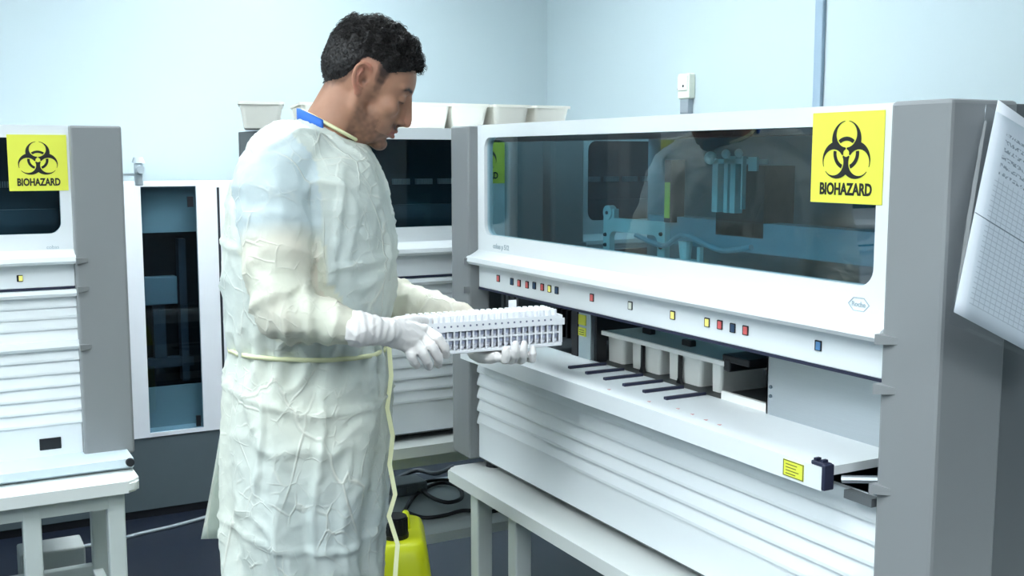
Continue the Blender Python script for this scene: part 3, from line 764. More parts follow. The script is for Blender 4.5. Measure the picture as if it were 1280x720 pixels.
cable('pale grey cable running over the navy floor to the left table', [onz(x, y, .006) for x, y in ((300, 640), (270, 643), (245, 650), (215, 658), (180, 666), (140, 676), (100, 684))], .008, M_CABLEG)
cable('pale cable hanging under the left table', [(.10, 3.52, .60), (.10, 3.54, .4), (.08, 3.5, .1), (-.12, 3.4, .01), (-.13, 3.2, .008), (-.1, 2.95, .008)], .006, M_CABLEG)
# things under the left table
q = on(100, 690, 'Z', .0)
bg = empty('plastic_bag', (.235, 3.08, 0)); tag(bg, 'crumpled translucent grey plastic bag under the left table', 'bag')
bm = bmesh.new(); bmesh.ops.create_icosphere(bm, subdivisions=4, radius=.13)
for v in bm.verts:
    n_ = noise.noise(v.co*11)*.045+noise.noise(v.co*27)*.02; v.co *= 1+n_*3; v.co.x *= .8; v.co.y *= .8; v.co.z = max(v.co.z*1.2+.14, .003)
obj('bag_body', bm, mat('bag_grey', (120, 126, 124), .35, var=.3, vscale=14), bg, True)
bm = bmesh.new(); box(bm, -.09, .09, -.06, .06, 0, .34, bev=.006)
o = obj('carton', bm, mat('carton_pale', (186, 192, 190), .6, var=.05)); o.location = (.30, 3.46, 0); tag(o, 'pale carton behind the plastic bag under the left table', 'carton')
o = obj('bin_can', bmesh.new() if False else tube(bmesh.new(), [(.05, 3.25, 0), (.05, 3.25, .18), (.05, 3.25, .2)], [.09, .11, .112], 20), M_BLACK); o.name = 'waste_bin'; tag(o, 'black waste bin under the left table', 'bin')
# black pump unit under the right table
q = on(705, 715, 'Z', .40)
pu = empty('pump_unit', (1.55, 2.02, 0)); tag(pu, 'black pump unit with hoses under the right table', 'pump')
bm = bmesh.new(); box(bm, -.09, .09, -.1, .1, 0, .40, bev=.01); box(bm, -.05, .05, -.06, .06, .40, .45, bev=.006); obj('housing', bm, M_BLACK, pu)
for k, (dx, dy) in enumerate(((-.03, .02), (.02, -.02), (.04, .03))):
    obj('hose', tube(bmesh.new(), spline([(dx, dy, .44), (dx*1.2, dy, .52), (dx*2+.02, dy*1.5, .60), (dx*2.4, dy*2, .645)], 6), .011), M_CABLEB, pu, True)
bm = bmesh.new(); box(bm, -.25, .25, -.16, .16, 0, .13, bev=.01); box(bm, -.2, .2, -.17, -.16, .03, .1, bev=.003)
o = obj('control_box', bm, mat('control_box_grey', (150, 162, 166), .5)); o.location = (1.62, 1.62, 0); tag(o, 'grey control box on the floor under the right table', 'control box')

# ------------------------------------------------------------------ the person
BD = 2.25                                                    # distance of the body's axis
FH = Vector((math.sin(YAW), math.cos(YAW), 0))
def heading(deg): a = math.radians(deg); return (RT*math.cos(a)+FH*math.sin(a)).normalized()
FD = heading(8); LD = Vector((-FD.y, FD.x, 0))               # facing the machine; LD points to the person's left
base = dep(385, 400, BD); PO = Vector((base.x, base.y, 0))
def zpx(py): return dep(385, py, BD).z
def lpx(px): return (px-385)/FPX*BD
def loc(lx, ly, z): return PO+FD*lx+LD*ly+Vector((0, 0, z))
def clamp(v, a=0., b=1.): return max(a, min(b, v))
def sst(a, b, x):
    t = np.clip((x-a)/(b-a), 0, 1); return t*t*(3-2*t)

def loft(bm, rings, n=40):
    R = []
    for r_ in rings:
        xb, xf, hw, z, e = r_[:5]; tz = r_[5] if len(r_) > 5 else 0
        cx = (xb+xf)/2; rx = (xf-xb)/2; ring = []
        for k in range(n):
            a = 2*PI*k/n; c, s = math.cos(a), math.sin(a)
            ring.append(bm.verts.new(loc(cx+rx*math.copysign(abs(c)**e, c), hw*math.copysign(abs(s)**e, s), z+tz*c)))
        R.append(ring)
    for i in range(len(R)-1):
        for k in range(n): bm.faces.new((R[i][k], R[i][(k+1) % n], R[i+1][(k+1) % n], R[i+1][k]))
    bm.faces.new(R[0][::-1]); bm.faces.new(R[-1])

# --- gown: torso, skirt and both sleeves grown together
def rg(py, xb, xf, hw, e=.85, tz=0): return (lpx(xb), lpx(xf), hw, zpx(py), e, tz)
bm = bmesh.new()
rings = [rg(985, 288, 462, .20), rg(900, 285, 465, .205), rg(800, 282, 467, .21), rg(720, 278, 469, .215), rg(650, 277, 474, .218), rg(580, 277, 481, .218), rg(520, 279, 486, .21), rg(470, 281, 487, .20),
         rg(432, 287, 484, .188), rg(405, 284, 487, .192), rg(350, 283, 492, .20), rg(300, 285, 491, .205), rg(255, 292, 485, .205), rg(225, 303, 478, .20), rg(200, 322, 468, .175), rg(186, 345, 462, .13, .9, -.004), rg(173, 368, 456, .088, .95, -.018), rg(164, 381, 450, .068, 1, -.028)]
loft(bm, rings)
gown_axis = []
# near (right) arm
RS = loc(lpx(352), -.175, zpx(222)); RE = dep(351, 388, 2.00); RW_ = dep(440, 410, 1.985)
def mix(a, b, t): return a*(1-t)+b*t
rarm = [(loc(lpx(372), -.10, zpx(205)), .085), (RS, .071), (mix(RS, RE, .35), .066), (mix(RS, RE, .7), .061), (RE, .056), (mix(RE, RW_, .35), .050), (mix(RE, RW_, .7), .041), (dep(446, 411, 1.985), .031)]
chain(bm, rarm, 24)
# far (left) arm
LS = loc(lpx(395), .175, zpx(222)); LE = dep(468, 372, 2.47); LW_ = dep(598, 408, 2.36)
larm = [(loc(lpx(395), .10, zpx(205)), .085), (LS, .078), (mix(LS, LE, .35), .074), (mix(LS, LE, .7), .068), (LE, .062), (mix(LE, LW_, .35), .052), (mix(LE, LW_, .7), .041), (LW_, .032)]
chain(bm, larm, 24)
gme = remesh(bm, .0075, 6, .6)

RTv, FHv = np.array(RT), np.array(FH)
def vnoise(P, s, seed=0., warp=(1, 1, 1)):
    Q = P*np.array(warp)*s+seed
    return np.array([noise.noise(Vector(q)) for q in Q])
def gown_fold(me):
    co, no = getco(me), getno(me)
    rel = co-np.array(PO); lx = rel@np.array(FD); ly = rel@np.array(LD); z = rel[:, 2]
    # distance to the arm bones tells sleeve from torso
    def segd(P, a, b):
        a, b = np.array(a), np.array(b); d = b-a; t = np.clip(((P-a)@d)/(d@d), 0, 1); return np.linalg.norm(P-(a+t[:, None]*d), axis=1), t
    d1, t1 = segd(co, RS, RE); d2, t2 = segd(co, RE, RW_); d3, t3 = segd(co, LS, LE); d4, t4 = segd(co, LE, LW_)
    sl_r = np.minimum(d1, d2) < .088; sl_l = np.minimum(d3, d4) < .088; sl = sl_r | sl_l
    th = np.arctan2(ly, lx)
    disp = np.zeros(len(co))
    # skirt folds: soft pleats that widen below the tie
    sk = sst(zpx(440), zpx(640), -z*0+z*0+ (z)) if False else np.clip((zpx(436)-z)/.5, 0, 1)
    wob = vnoise(co, 3.0, 5)
    disp += np.where(sl, 0, sk*(.010*np.sin(th*9+wob*4)+.007*np.sin(th*17+wob*7+1.3)))
    # gathers around the tie
    gt = np.exp(-((z-zpx(431))/.06)**2)
    disp += np.where(sl, 0, gt*(.006*np.sin(th*26+wob*6)-.007))
    # chest: long loose drapes
    ch = np.clip((z-zpx(430))/.12, 0, 1)*np.clip((zpx(180)-z)/.06, 0, 1)
    v1 = vnoise(co, 5.0, 11, (1, 1, .35)); disp += np.where(sl, 0, ch*.011*v1)
    # crumple everywhere: sharp little ridges
    r1 = 1-np.abs(vnoise(co, 9, 21, (1, 1, .7)))*2; r2 = 1-np.abs(vnoise(co, 20, 31))*2; r3 = 1-np.abs(vnoise(co, 34, 47))*2
    disp += .0062*np.clip(r1, 0, 1)**6+.0032*np.clip(r2, 0, 1)**5+.0008*np.clip(r3, 0, 1)**3
    # sleeve folds: compressed rings near the elbow, slanting
    def sleeve(d, t, a, b, amp, f0):
        ax = np.array(b)-np.array(a); Ln = np.linalg.norm(ax); s = t*Ln
        tw = vnoise(co, 6, f0)
        return amp*(1-2*np.abs(np.sin((s*1.0+tw*.05+z*.3)*PI/.046))**.8)
    near_e = np.exp(-((np.linalg.norm(co-np.array(RE), axis=1))/.11)**2); near_e2 = np.exp(-((np.linalg.norm(co-np.array(LE), axis=1))/.11)**2)
    disp += np.where(sl_r & (d1 < d2), sleeve(d1, t1, RS, RE, 1, 61)*(.0015+.0045*near_e), 0)+np.where(sl_r & (d2 <= d1), sleeve(d2, t2, RE, RW_, 1, 67)*(.002+.0035*near_e), 0)
    disp += np.where(sl_l & (d3 < d4), sleeve(d3, t3, LS, LE, 1, 71)*(.0015+.0035*near_e2), 0)+np.where(sl_l & (d4 <= d3), sleeve(d4, t4, LE, LW_, 1, 77)*(.0015+.0025*near_e2), 0)
    # pressed creases left from the packing: two verticals, two horizontals on the side facing the room
    side = (~sl) & (ly < .05)
    for lx0, za, zb in ((lpx(424), zpx(430), zpx(200)), (lpx(398), zpx(700), zpx(440)), (lpx(330), zpx(600), zpx(440)), (lpx(430), zpx(720), zpx(520)), (lpx(357), zpx(720), zpx(590))):
        g = np.exp(-((lx-lx0-.012*np.sin(z*14))/.0055)**2)*np.clip((z-za)/.05, 0, 1)*np.clip((zb-z)/.05, 0, 1); disp += np.where(side, .0075*g, 0)
    for z0 in (zpx(476), zpx(640), zpx(304)):
        g = np.exp(-((z-z0+.03*np.sin(lx*9+1))/.0055)**2); disp += np.where(side, .006*g, 0)
    co = co+no*disp[:, None]; setco(me, co)
    # how the cloth lies on what is beneath: 0 loose cloth, 1 lying on the blue scrubs, 2 lying on the forearm
    under = np.where(sl, 0, .5+.5*vnoise(co, 4.5, 91))
    at = me.attributes.new('under', 'FLOAT', 'POINT')
    sh = np.where(sl_r & (d1 < d2), np.clip((.52-t1)/.15, 0, 1), 0)+np.where(sl_l & (d3 < d4), np.clip((.52-t3)/.15, 0, 1), 0)
    blue = np.clip(np.where(sl, sh, .35+.9*(under-.35)), 0, 1)
    at.data.foreach_set('value', blue.astype(np.float32))
    at2 = me.attributes.new('arm', 'FLOAT', 'POINT'); at2.data.foreach_set('value', np.where((np.minimum(d1, d2) < .074) | (np.minimum(d3, d4) < .074), np.clip(1-sh, 0, 1)*np.clip(.5+.8*vnoise(co, 9, 13), 0, 1), 0)*(sst(0, 1, np.clip((.20-np.abs(ly)), 0, 1)*0+1))*np.where((np.abs(ly) < .165) & (t2 < .05) & (t4 < .05), 0, 1).astype(np.float32))
gown_fold(gme)
def gown_material():
    m = bpy.data.materials.new('gown_nonwoven'); m.use_nodes = True; nt = m.node_tree; N = nt.nodes; L = nt.links; b = N['Principled BSDF']; out = N['Material Output']
    b.inputs['Roughness'].default_value = .62; b.inputs['Specular IOR Level'].default_value = .25
    a1 = N.new('ShaderNodeAttribute'); a1.attribute_name = 'under'; a2 = N.new('ShaderNodeAttribute'); a2.attribute_name = 'arm'
    tc = N.new('ShaderNodeTexCoord')
    n1 = N.new('ShaderNodeTexNoise'); n1.inputs['Scale'].default_value = 30; n1.inputs['Detail'].default_value = 5; L.new(tc.outputs['Object'], n1.inputs[0])
    m1 = N.new('ShaderNodeMix'); m1.data_type = 'RGBA'; m1.inputs[6].default_value = (*lin((240, 243, 226)), 1); m1.inputs[7].default_value = (*lin((220, 235, 238)), 1); L.new(a1.outputs['Fac'], m1.inputs[0])
    m2 = N.new('ShaderNodeMix'); m2.data_type = 'RGBA'; L.new(m1.outputs[2], m2.inputs[6]); m2.inputs[7].default_value = (*lin((236, 222, 208)), 1)
    k = N.new('ShaderNodeMath'); k.operation = 'MULTIPLY'; k.inputs[1].default_value = .75; L.new(a2.outputs['Fac'], k.inputs[0]); L.new(k.outputs[0], m2.inputs[0])
    m3 = N.new('ShaderNodeMix'); m3.data_type = 'RGBA'; m3.blend_type = 'MULTIPLY'; m3.inputs[0].default_value = .16; L.new(m2.outputs[2], m3.inputs[6]); L.new(n1.outputs[0], m3.inputs[7])
    L.new(m3.outputs[2], b.inputs['Base Color'])
    tr = N.new('ShaderNodeBsdfTranslucent'); L.new(m3.outputs[2], tr.inputs[0])
    mx = N.new('ShaderNodeMixShader'); mx.inputs[0].default_value = .18; L.new(b.outputs[0], mx.inputs[1]); L.new(tr.outputs[0], mx.inputs[2]); L.new(mx.outputs[0], out.inputs[0])
    # fine crinkle: thin curving creases like crushed paper
    def ridges(scale, width, warp):
        mp = N.new('ShaderNodeMapping'); mp.inputs['Scale'].default_value = warp; L.new(tc.outputs['Object'], mp.inputs[0])
        nn = N.new('ShaderNodeTexNoise'); nn.inputs['Scale'].default_value = scale; nn.inputs['Detail'].default_value = 1.5; nn.inputs['Distortion'].default_value = .6; L.new(mp.outputs[0], nn.inputs[0])
        sb_ = N.new('ShaderNodeMath'); sb_.operation = 'SUBTRACT'; sb_.inputs[1].default_value = .5; L.new(nn.outputs[0], sb_.inputs[0])
        ab = N.new('ShaderNodeMath'); ab.operation = 'ABSOLUTE'; L.new(sb_.outputs[0], ab.inputs[0])
        mr = N.new('ShaderNodeMapRange'); mr.interpolation_type = 'SMOOTHSTEP'; mr.inputs[1].default_value = 0; mr.inputs[2].default_value = width; mr.inputs[3].default_value = 1; mr.inputs[4].default_value = 0; L.new(ab.outputs[0], mr.inputs[0])
        return mr.outputs[0]
    def add(a, b_):
        q = N.new('ShaderNodeMath'); q.operation = 'ADD'; L.new(a, q.inputs[0]); L.new(b_, q.inputs[1]); return q.outputs[0]
    def facets(scale, warp):
        mp = N.new('ShaderNodeMapping'); mp.inputs['Scale'].default_value = warp; L.new(tc.outputs['Object'], mp.inputs[0])
        nn = N.new('ShaderNodeTexNoise'); nn.inputs['Scale'].default_value = scale*.7; L.new(mp.outputs[0], nn.inputs[0])
        vm = N.new('ShaderNodeVectorMath'); vm.operation = 'MULTIPLY_ADD'; vm.inputs[1].default_value = (.9/scale,)*3; L.new(nn.outputs[1], vm.inputs[0]); L.new(mp.outputs[0], vm.inputs[2])
        vo = N.new('ShaderNodeTexVoronoi'); vo.inputs['Scale'].default_value = scale; L.new(vm.outputs[0], vo.inputs[0])
        return vo.outputs[0]
    def scl(a, k_):
        q = N.new('ShaderNodeMath'); q.operation = 'MULTIPLY'; q.inputs[1].default_value = k_; L.new(a, q.inputs[0]); return q.outputs[0]
    def creases(scale, width, warp, seed):
        mp = N.new('ShaderNodeMapping'); mp.inputs['Scale'].default_value = warp; mp.inputs['Location'].default_value = (seed, seed*.7, seed*.3); L.new(tc.outputs['Object'], mp.inputs[0])
        nn = N.new('ShaderNodeTexNoise'); nn.inputs['Scale'].default_value = scale*.6; L.new(mp.outputs[0], nn.inputs[0])
        vm = N.new('ShaderNodeVectorMath'); vm.operation = 'MULTIPLY_ADD'; vm.inputs[1].default_value = (.5/scale,)*3; L.new(nn.outputs[1], vm.inputs[0]); L.new(mp.outputs[0], vm.inputs[2])
        vo = N.new('ShaderNodeTexVoronoi'); vo.feature = 'DISTANCE_TO_EDGE'; vo.inputs['Scale'].default_value = scale; L.new(vm.outputs[0], vo.inputs[0])
        mr = N.new('ShaderNodeMapRange'); mr.interpolation_type = 'SMOOTHSTEP'; mr.inputs[1].default_value = 0; mr.inputs[2].default_value = width; mr.inputs[3].default_value = 1; mr.inputs[4].default_value = 0; L.new(vo.outputs[0], mr.inputs[0])
        n3 = N.new('ShaderNodeTexNoise'); n3.inputs['Scale'].default_value = scale*.8; L.new(mp.outputs[0], n3.inputs[0])
        m4 = N.new('ShaderNodeMapRange'); m4.inputs[1].default_value = .48; m4.inputs[2].default_value = .60; L.new(n3.outputs[0], m4.inputs[0])
        q = N.new('ShaderNodeMath'); q.operation = 'MULTIPLY'; L.new(mr.outputs[0], q.inputs[0]); L.new(m4.outputs[0], q.inputs[1]); return q.outputs[0]
    cr = add(add(creases(7, .022, (1, 1, .45), 0), scl(creases(13, .035, (1, 1, .7), 3.1), .7)), scl(creases(24, .06, (1, 1, 1), 7.7), .4))
    # base and translucent colour turn paler along the sharp creases
    m5 = N.new('ShaderNodeMix'); m5.data_type = 'RGBA'; m5.inputs[7].default_value = (*lin((250, 251, 240)), 1); L.new(m3.outputs[2], m5.inputs[6]); L.new(scl(cr, .5), m5.inputs[0])
    L.new(m5.outputs[2], b.inputs['Base Color']); L.new(m5.outputs[2], tr.inputs[0])
    hgt_ = add(add(facets(10, (1, 1, .6)), scl(facets(23, (1, 1, .8)), .5)), add(scl(facets(5, (1, 1, .5)), .6), scl(cr, .3)))
    bp = N.new('ShaderNodeBump'); bp.inputs['Strength'].default_value = .55; bp.inputs['Distance'].default_value = .014; L.new(hgt_, bp.inputs['Height']); L.new(bp.outputs[0], b.inputs['Normal'])
    return m
M_GOWN = gown_material()
M_TIE = mat('gown_tie', (240, 242, 196), .6, var=.03)

# --- head: built in its own frame (x forward, y to the person's left, z up), ear canal at the origin
HF = heading(4); TILT = math.radians(25)
hfx = (HF*math.cos(TILT)+Vector((0, 0, -math.sin(TILT)))).normalized(); hup = (HF*math.sin(TILT)+Vector((0, 0, math.cos(TILT)))).normalized(); hly = hup.cross(hfx).normalized()
HO = dep(458, 104, 2.22)
HM = Matrix(((hfx.x, hly.x, hup.x, HO.x), (hfx.y, hly.y, hup.y, HO.y), (hfx.z, hly.z, hup.z, HO.z), (0, 0, 0, 1)))
HS = 1.0
bm = bmesh.new()
E3 = Matrix.Identity(3)
ball(bm, (-.004, 0, .028), 1, 4, (.094, .0755, .088))              # cranium
ball(bm, (.018, 0, .022), 1, 4, (.076, .069, .078))                # forehead
ball(bm, (.045, 0, -.045), 1, 3, (.047, .053, .062))               # face block
ball(bm, (.032, 0, -.070), 1, 3, (.053, .054, .042))               # jaw
ball(bm, (.071, 0, -.098), 1, 3, (.0195, .024, .0175))             # chin
for s in (-1, 1):
    cone(bm, (.004, s*.053, -.052), .017, (.062, s*.022, -.098), .016, 16); ball(bm, (.004, s*.052, -.050), .018, 2)
    cone(bm, (.0, s*.058, -.01), .015, (.004, s*.052, -.05), .017, 16)
    ball(bm, (.060, s*.040, -.024), 1, 3, (.025, .022, .024))      # cheekbone
    cone(bm, (.085, s*.010, .021), .0095, (.073, s*.045, .020), .0095, 12); ball(bm, (.085, s*.010, .021), .0095); ball(bm, (.073, s*.045, .020), .0095)   # brow ridge
for v in bm.verts: v.co = HM @ v.co
# neck and the slope of the shoulders
nk0, nk1 = loc(lpx(408), 0, zpx(178)), HM @ Vector((-.022, 0, -.040))
chain(bm, [(loc(lpx(402), 0, zpx(205)), .075), (nk0, .060), (mix(nk0, nk1, .5), .0555), (nk1, .055)], 24)
ad0 = HM @ Vector((.030, 0, -.085)); cone(bm, ad0, .030, loc(lpx(430), 0, zpx(188)), .032, 16)
for s in (-1, 1): cone(bm, loc(lpx(403), s*.03, zpx(190)), .042, loc(lpx(385), s*.13, zpx(232)), .04, 16)
bme0 = remesh(bm, .0038, 14, .6)
bm = bmesh.new(); bm.from_mesh(bme0)
hb = bmesh.new()
for s in (-1, 1):
    ball(hb, (.0745, s*.031, .000), .0130, 3)                      # closed lid over the eye
    ball(hb, (.0925, s*.0122, -.042), 1, 2, (.011, .0066, .0075))  # nostril wing
# nose
cone(hb, (.087, 0, .012), .0080, (.1075, 0, -.034), .0082, 16); ball(hb, (.1065, 0, -.0385), .0096, 3); ball(hb, (.087, 0, .012), .008)
cone(hb, (.086, 0, .010), .011, (.088, 0, -.042), .014, 16)
cone(hb, (.103, 0, -.042), .0055, (.092, 0, -.05), .0065, 12)
# lips
for s in (-1, 1):
    cone(hb, (.0925, 0, -.0625), .0060, (.079, s*.021, -.0675), .003, 12); cone(hb, (.0905, 0, -.0755), .0064, (.079, s*.020, -.0695), .003, 12)
ball(hb, (.0925, 0, -.0625), .0060); ball(hb, (.0905, 0, -.0755), .0064)
ball(hb, (.082, 0, -.066), 1, 2, (.010, .026, .018))
# ears
for s in (-1, 1):
    rot = Matrix.Rotation(s*math.radians(-20), 3, 'Z') @ Matrix.Rotation(math.radians(-8), 3, 'Y')
    def ep(x, y, z): return rot @ Vector((x, s*y, z))+Vector((-.006, s*.0715, -.001))
    pts = [ep(.012, .0, .006), ep(.014, .004, .018), ep(.006, .008, .029), ep(-.008, .010, .032), ep(-.018, .010, .022), ep(-.019, .009, .005), ep(-.013, .007, -.012), ep(-.004, .005, -.022)]
    chain(hb, [(p, .0042) for p in spline(pts, 3)], 10)
    ball(hb, ep(-.002, .004, -.024), 1, 2, (.008, .004, .009), rot)       # lobe
    ball(hb, ep(-.003, .0, .004), 1, 2, (.016, .0035, .027), rot)         # bowl
    chain(hb, [(p, .003) for p in (ep(-.004, .006, .020), ep(-.010, .008, .008), ep(-.006, .006, -.008), ep(.004, .004, -.012))], 8)
    ball(hb, ep(.011, .002, -.002), 1, 2, (.004, .004, .007), rot)        # tragus
for v in hb.verts: v.co = HM @ v.co
tmp_ = bpy.data.meshes.new('tmp'); hb.to_mesh(tmp_); hb.free(); bm.from_mesh(tmp_)
hme = remesh(bm, .0020, 5, .5)
# touches that the balls cannot give: sockets, nostrils, mouth line, lid crease
co, no = getco(hme), getno(hme)
HI = np.array(HM.inverted()); hc = co@HI[:3, :3].T+HI[:3, 3]
hx, hy, hz = hc.T; ay = np.abs(hy)
def gs(x0, y0, z0, sx, sy, sz): return np.exp(-((hx-x0)/sx)**2-((ay-y0)/sy)**2-((hz-z0)/sz)**2)
d = np.zeros(len(co))
d -= .0065*gs(.085, .016, .004, .02, .008, .010)          # inner socket
d -= .0035*gs(.075, .034, .013, .02, .016, .0045)         # lid crease under the brow
d -= .0030*gs(.08, .033, -.014, .02, .017, .005)          # under the eye
d += .0012*gs(.088, .032, -.006, .012, .015, .0022)       # lash line
d -= .0045*gs(.096, .0065, -.0495, .008, .004, .004)      # nostril
d -= .0030*gs(.088, .0, -.0688, .014, .020, .0022)        # mouth line
d -= .0022*gs(.092, .0, -.055, .01, .004, .006)           # philtrum
d -= .0030*gs(.088, .0, -.085, .012, .016, .005)          # under the lip
d -= .0030*gs(.083, .024, -.050, .014, .004, .012)        # fold beside the nose
d -= .0050*gs(.0, .074, .0, .007, .012, .009)             # ear canal
co = co+no*d[:, None]; setco(hme, co)
# skin and stubble colouring, with painted nostril and ear shade
def nz_(s, seed): return vnoise(hc, s, seed)
inhead = (co[:, 2] > -9)
n40 = nz_(120, 3); n9 = nz_(30, 8)
jaw = sst(.0, 1, np.clip((-.030-.35*(hx-.03)-hz+n9*.006)/.028, 0, 1))*sst(-.004, .012, hx+.0*hz)*(hz > -.135)
front_stop = 1-sst(.058, .072, hx)*(1-sst(-.085, -.078, -hz*-1)*0)*((hz > -.075))*1
cheek = jaw*np.where((hx > .056) & (hz > -.078) & (ay > .026), .55, 1)*np.where(hx > .060, np.where(hz < -.079, 1, .35), 1)
stache = np.clip(gs(.094, .012, -.0555, .016, .018, .0058)*1.5, 0, 1)
soul = np.clip(gs(.09, .0, -.0865, .014, .009, .006), 0, 1)
gloatee = np.clip(gs(.078, .0, -.108, .03, .030, .016)*1.2, 0, 1)
sb = np.exp(-((hx-.026)/.010)**2)*sst(-.04, -.02, hz)*(1-sst(.02, .04, hz))*(ay > .045)
beard = np.clip(np.maximum.reduce([cheek*.72, stache*1.1, soul*.9, gloatee*.85, sb*.55]), 0, 1)*(.80+.35*n40)
brow = np.clip(np.exp(-((hz-.0225-.10*(ay-.03)*(ay < .034)+.32*np.clip(ay-.036, 0, 1))/.0042)**2)*sst(.010, .015, ay)*(1-sst(.046, .054, ay))*(hx > .05), 0, 1)*(.85+.3*n40)
lash = np.clip(np.exp(-((hz+.0065+.10*np.abs(ay-.032))/.0021)**2)*sst(.018, .022, ay)*(1-sst(.043, .047, ay))*(hx > .06), 0, 1)
nostr_shade = np.clip(gs(.096, .0065, -.0505, .006, .0038, .003), 0, 1)  # shade inside the nostrils, put into the skin colour
ear_shade = np.clip(gs(.001, .073, .0, .005, .012, .006), 0, 1)  # shade inside the ear canal, put into the skin colour
dark = np.clip(np.maximum.reduce([beard*.82, brow*1.1, lash*.9, nostr_shade*.8, ear_shade*.6]), 0, 1)
lip = np.clip(np.exp(-((hz+.0692)/.0085)**2)*(ay < .022)*(hx > .078), 0, 1)
redd = np.clip(gs(.104, .0, -.038, .012, .012, .012)*.5+.6*np.exp(-((ay-.082)/.008)**2)*(np.abs(hx+.008) < .03)*(np.abs(hz) < .045), 0, 1)
# scalp shade beneath the cropped sides
HLX = [-.12, -.075, -.055, -.035, -.022, -.012, .012, .018, .024, .034, .040, .055, .072, .085, .10]
HLZ = [-.052, -.050, -.040, -.022, .010, .034, .034, .000, -.020, -.018, .020, .040, .050, .064, .07]
hl = np.interp(hx, HLX, HLZ)+n9*.004
scalp = sst(-.006, .012, hz-hl)*(ay > -1); ear_ = (ay > .0735) & (np.abs(hx+.008) < .032) & (hz < .045)
for nm, arr in (('dark', np.maximum(dark, scalp*np.clip(.25+.25*n40+(hz-hl)*15, 0, .92)*(~ear_))), ('lip', lip), ('redd', redd)):
    a_ = hme.attributes.new(nm, 'FLOAT', 'POINT'); a_.data.foreach_set('value', arr.astype(np.float32))
def skin_material():
    m = bpy.data.materials.new('skin'); m.use_nodes = True; nt = m.node_tree; N = nt.nodes; L = nt.links; b = N['Principled BSDF']
    b.inputs['Roughness'].default_value = .5; b.inputs['Specular IOR Level'].default_value = .35
    b.inputs['Subsurface Weight'].default_value = .12; b.inputs['Subsurface Radius'].default_value = (1, .35, .2); b.inputs['Subsurface Scale'].default_value = .006
    tc = N.new('ShaderNodeTexCoord'); n1 = N.new('ShaderNodeTexNoise'); n1.inputs['Scale'].default_value = 28; n1.inputs['Detail'].default_value = 4; L.new(tc.outputs['Object'], n1.inputs[0])
    last = N.new('ShaderNodeMix'); last.data_type = 'RGBA'; last.inputs[6].default_value = (*lin((156, 112, 90)), 1); last.inputs[7].default_value = (*lin((184, 140, 116)), 1); L.new(n1.outputs[0], last.inputs[0])
    for nm, c, k in (('redd', (206, 128, 112), .7), ('lip', (170, 98, 92), .8), ('dark', (34, 30, 32), 1)):
        at = N.new('ShaderNodeAttribute'); at.attribute_name = nm; mu = N.new('ShaderNodeMath'); mu.operation = 'MULTIPLY'; mu.inputs[1].default_value = k; L.new(at.outputs['Fac'], mu.inputs[0])
        mx = N.new('ShaderNodeMix'); mx.data_type = 'RGBA'; L.new(mu.outputs[0], mx.inputs[0]); L.new(last.outputs[2], mx.inputs[6]); mx.inputs[7].default_value = (*lin(c), 1); last = mx
    L.new(last.outputs[2], b.inputs['Base Color'])
    n2 = N.new('ShaderNodeTexNoise'); n2.inputs['Scale'].default_value = 420; L.new(tc.outputs['Object'], n2.inputs[0]); bp = N.new('ShaderNodeBump'); bp.inputs['Strength'].default_value = .12; bp.inputs['Distance'].default_value = .001
    L.new(n2.outputs[0], bp.inputs['Height']); L.new(bp.outputs[0], b.inputs['Normal'])
    return m
M_SKIN = skin_material()
# body under the gown and legs, joined to the head as one figure
bm = bmesh.new()
loft(bm, [(lpx(330), lpx(440), .14, zpx(560), .9), (lpx(320), lpx(450), .15, zpx(470), .9), (lpx(325), lpx(452), .15, zpx(330), .9), (lpx(345), lpx(450), .15, zpx(235), .9), (lpx(380), lpx(430), .07, zpx(195), .9)], 24)
for s in (-1, 1): chain(bm, [(loc(lpx(385), s*.09, zpx(560)), .085), (loc(lpx(384), s*.10, .50), .06), (loc(lpx(378), s*.105, .10), .042)], 16)
bme = remesh(bm, .012, 3)
bmj = bmesh.new(); bmj.from_mesh(hme); bmj.from_mesh(bme)
bmj.to_mesh(hme); bmj.free()
person = finish('person', hme, M_SKIN)
tag(person, 'person in a pale yellow gown and white gloves, looking down while holding a tube rack', 'person')
gown = finish('gown', gme, M_GOWN, person)

# --- hair: cropped sides, curly top
co2, no2 = getco(hme)[:len(hc)], getno(hme)[:len(hc)]
HLZ2 = [-.040, -.036, -.024, -.004, .024, .040, .042, .040, .036, .034, .036, .046, .056, .066, .07]
hl2 = np.interp(hx, HLX, HLZ2)+n9*.006
thick = np.clip((hz-hl2)/.05, 0, 1)
top = sst(.035, .085, hz+.12*np.clip(hx, 0, 1)); frontq = sst(.05, .09, hx)*sst(.045, .065, hz)
curl = vnoise(hc, 55, 4); curl2 = vnoise(hc, 110, 9)
th_ = np.clip(sst(0, .35, thick)*.0030+thick*(.003+.010*top)+.010*frontq, 0, .03)*(1+.75*curl*top+.35*curl2)
HLZ2 = [-.040, -.036, -.024, -.004, .024, .040, .042, .040, .036, .034, .036, .046, .056, .066, .07]
hl2 = np.interp(hx, HLX, HLZ2)+n9*.006
ear = (ay > .0735) & (np.abs(hx+.008) < .032) & (hz < .045)
hair_in = ((hz-hl2) > .0) & ~ear
idx = np.nonzero(hair_in)[0]; mp_ = -np.ones(len(hc), int); mp_[idx] = np.arange(len(idx))
newco = co2[idx]+no2[idx]*th_[idx][:, None]
faces = []
for p in hme.polygons:
    vs = list(p.vertices)
    if max(vs) < len(hc) and all(hair_in[v] for v in vs): faces.append([int(mp_[v]) for v in vs])
hm_ = bpy.data.meshes.new('hair'); hm_.from_pydata(newco.tolist(), [], faces); hm_.update()
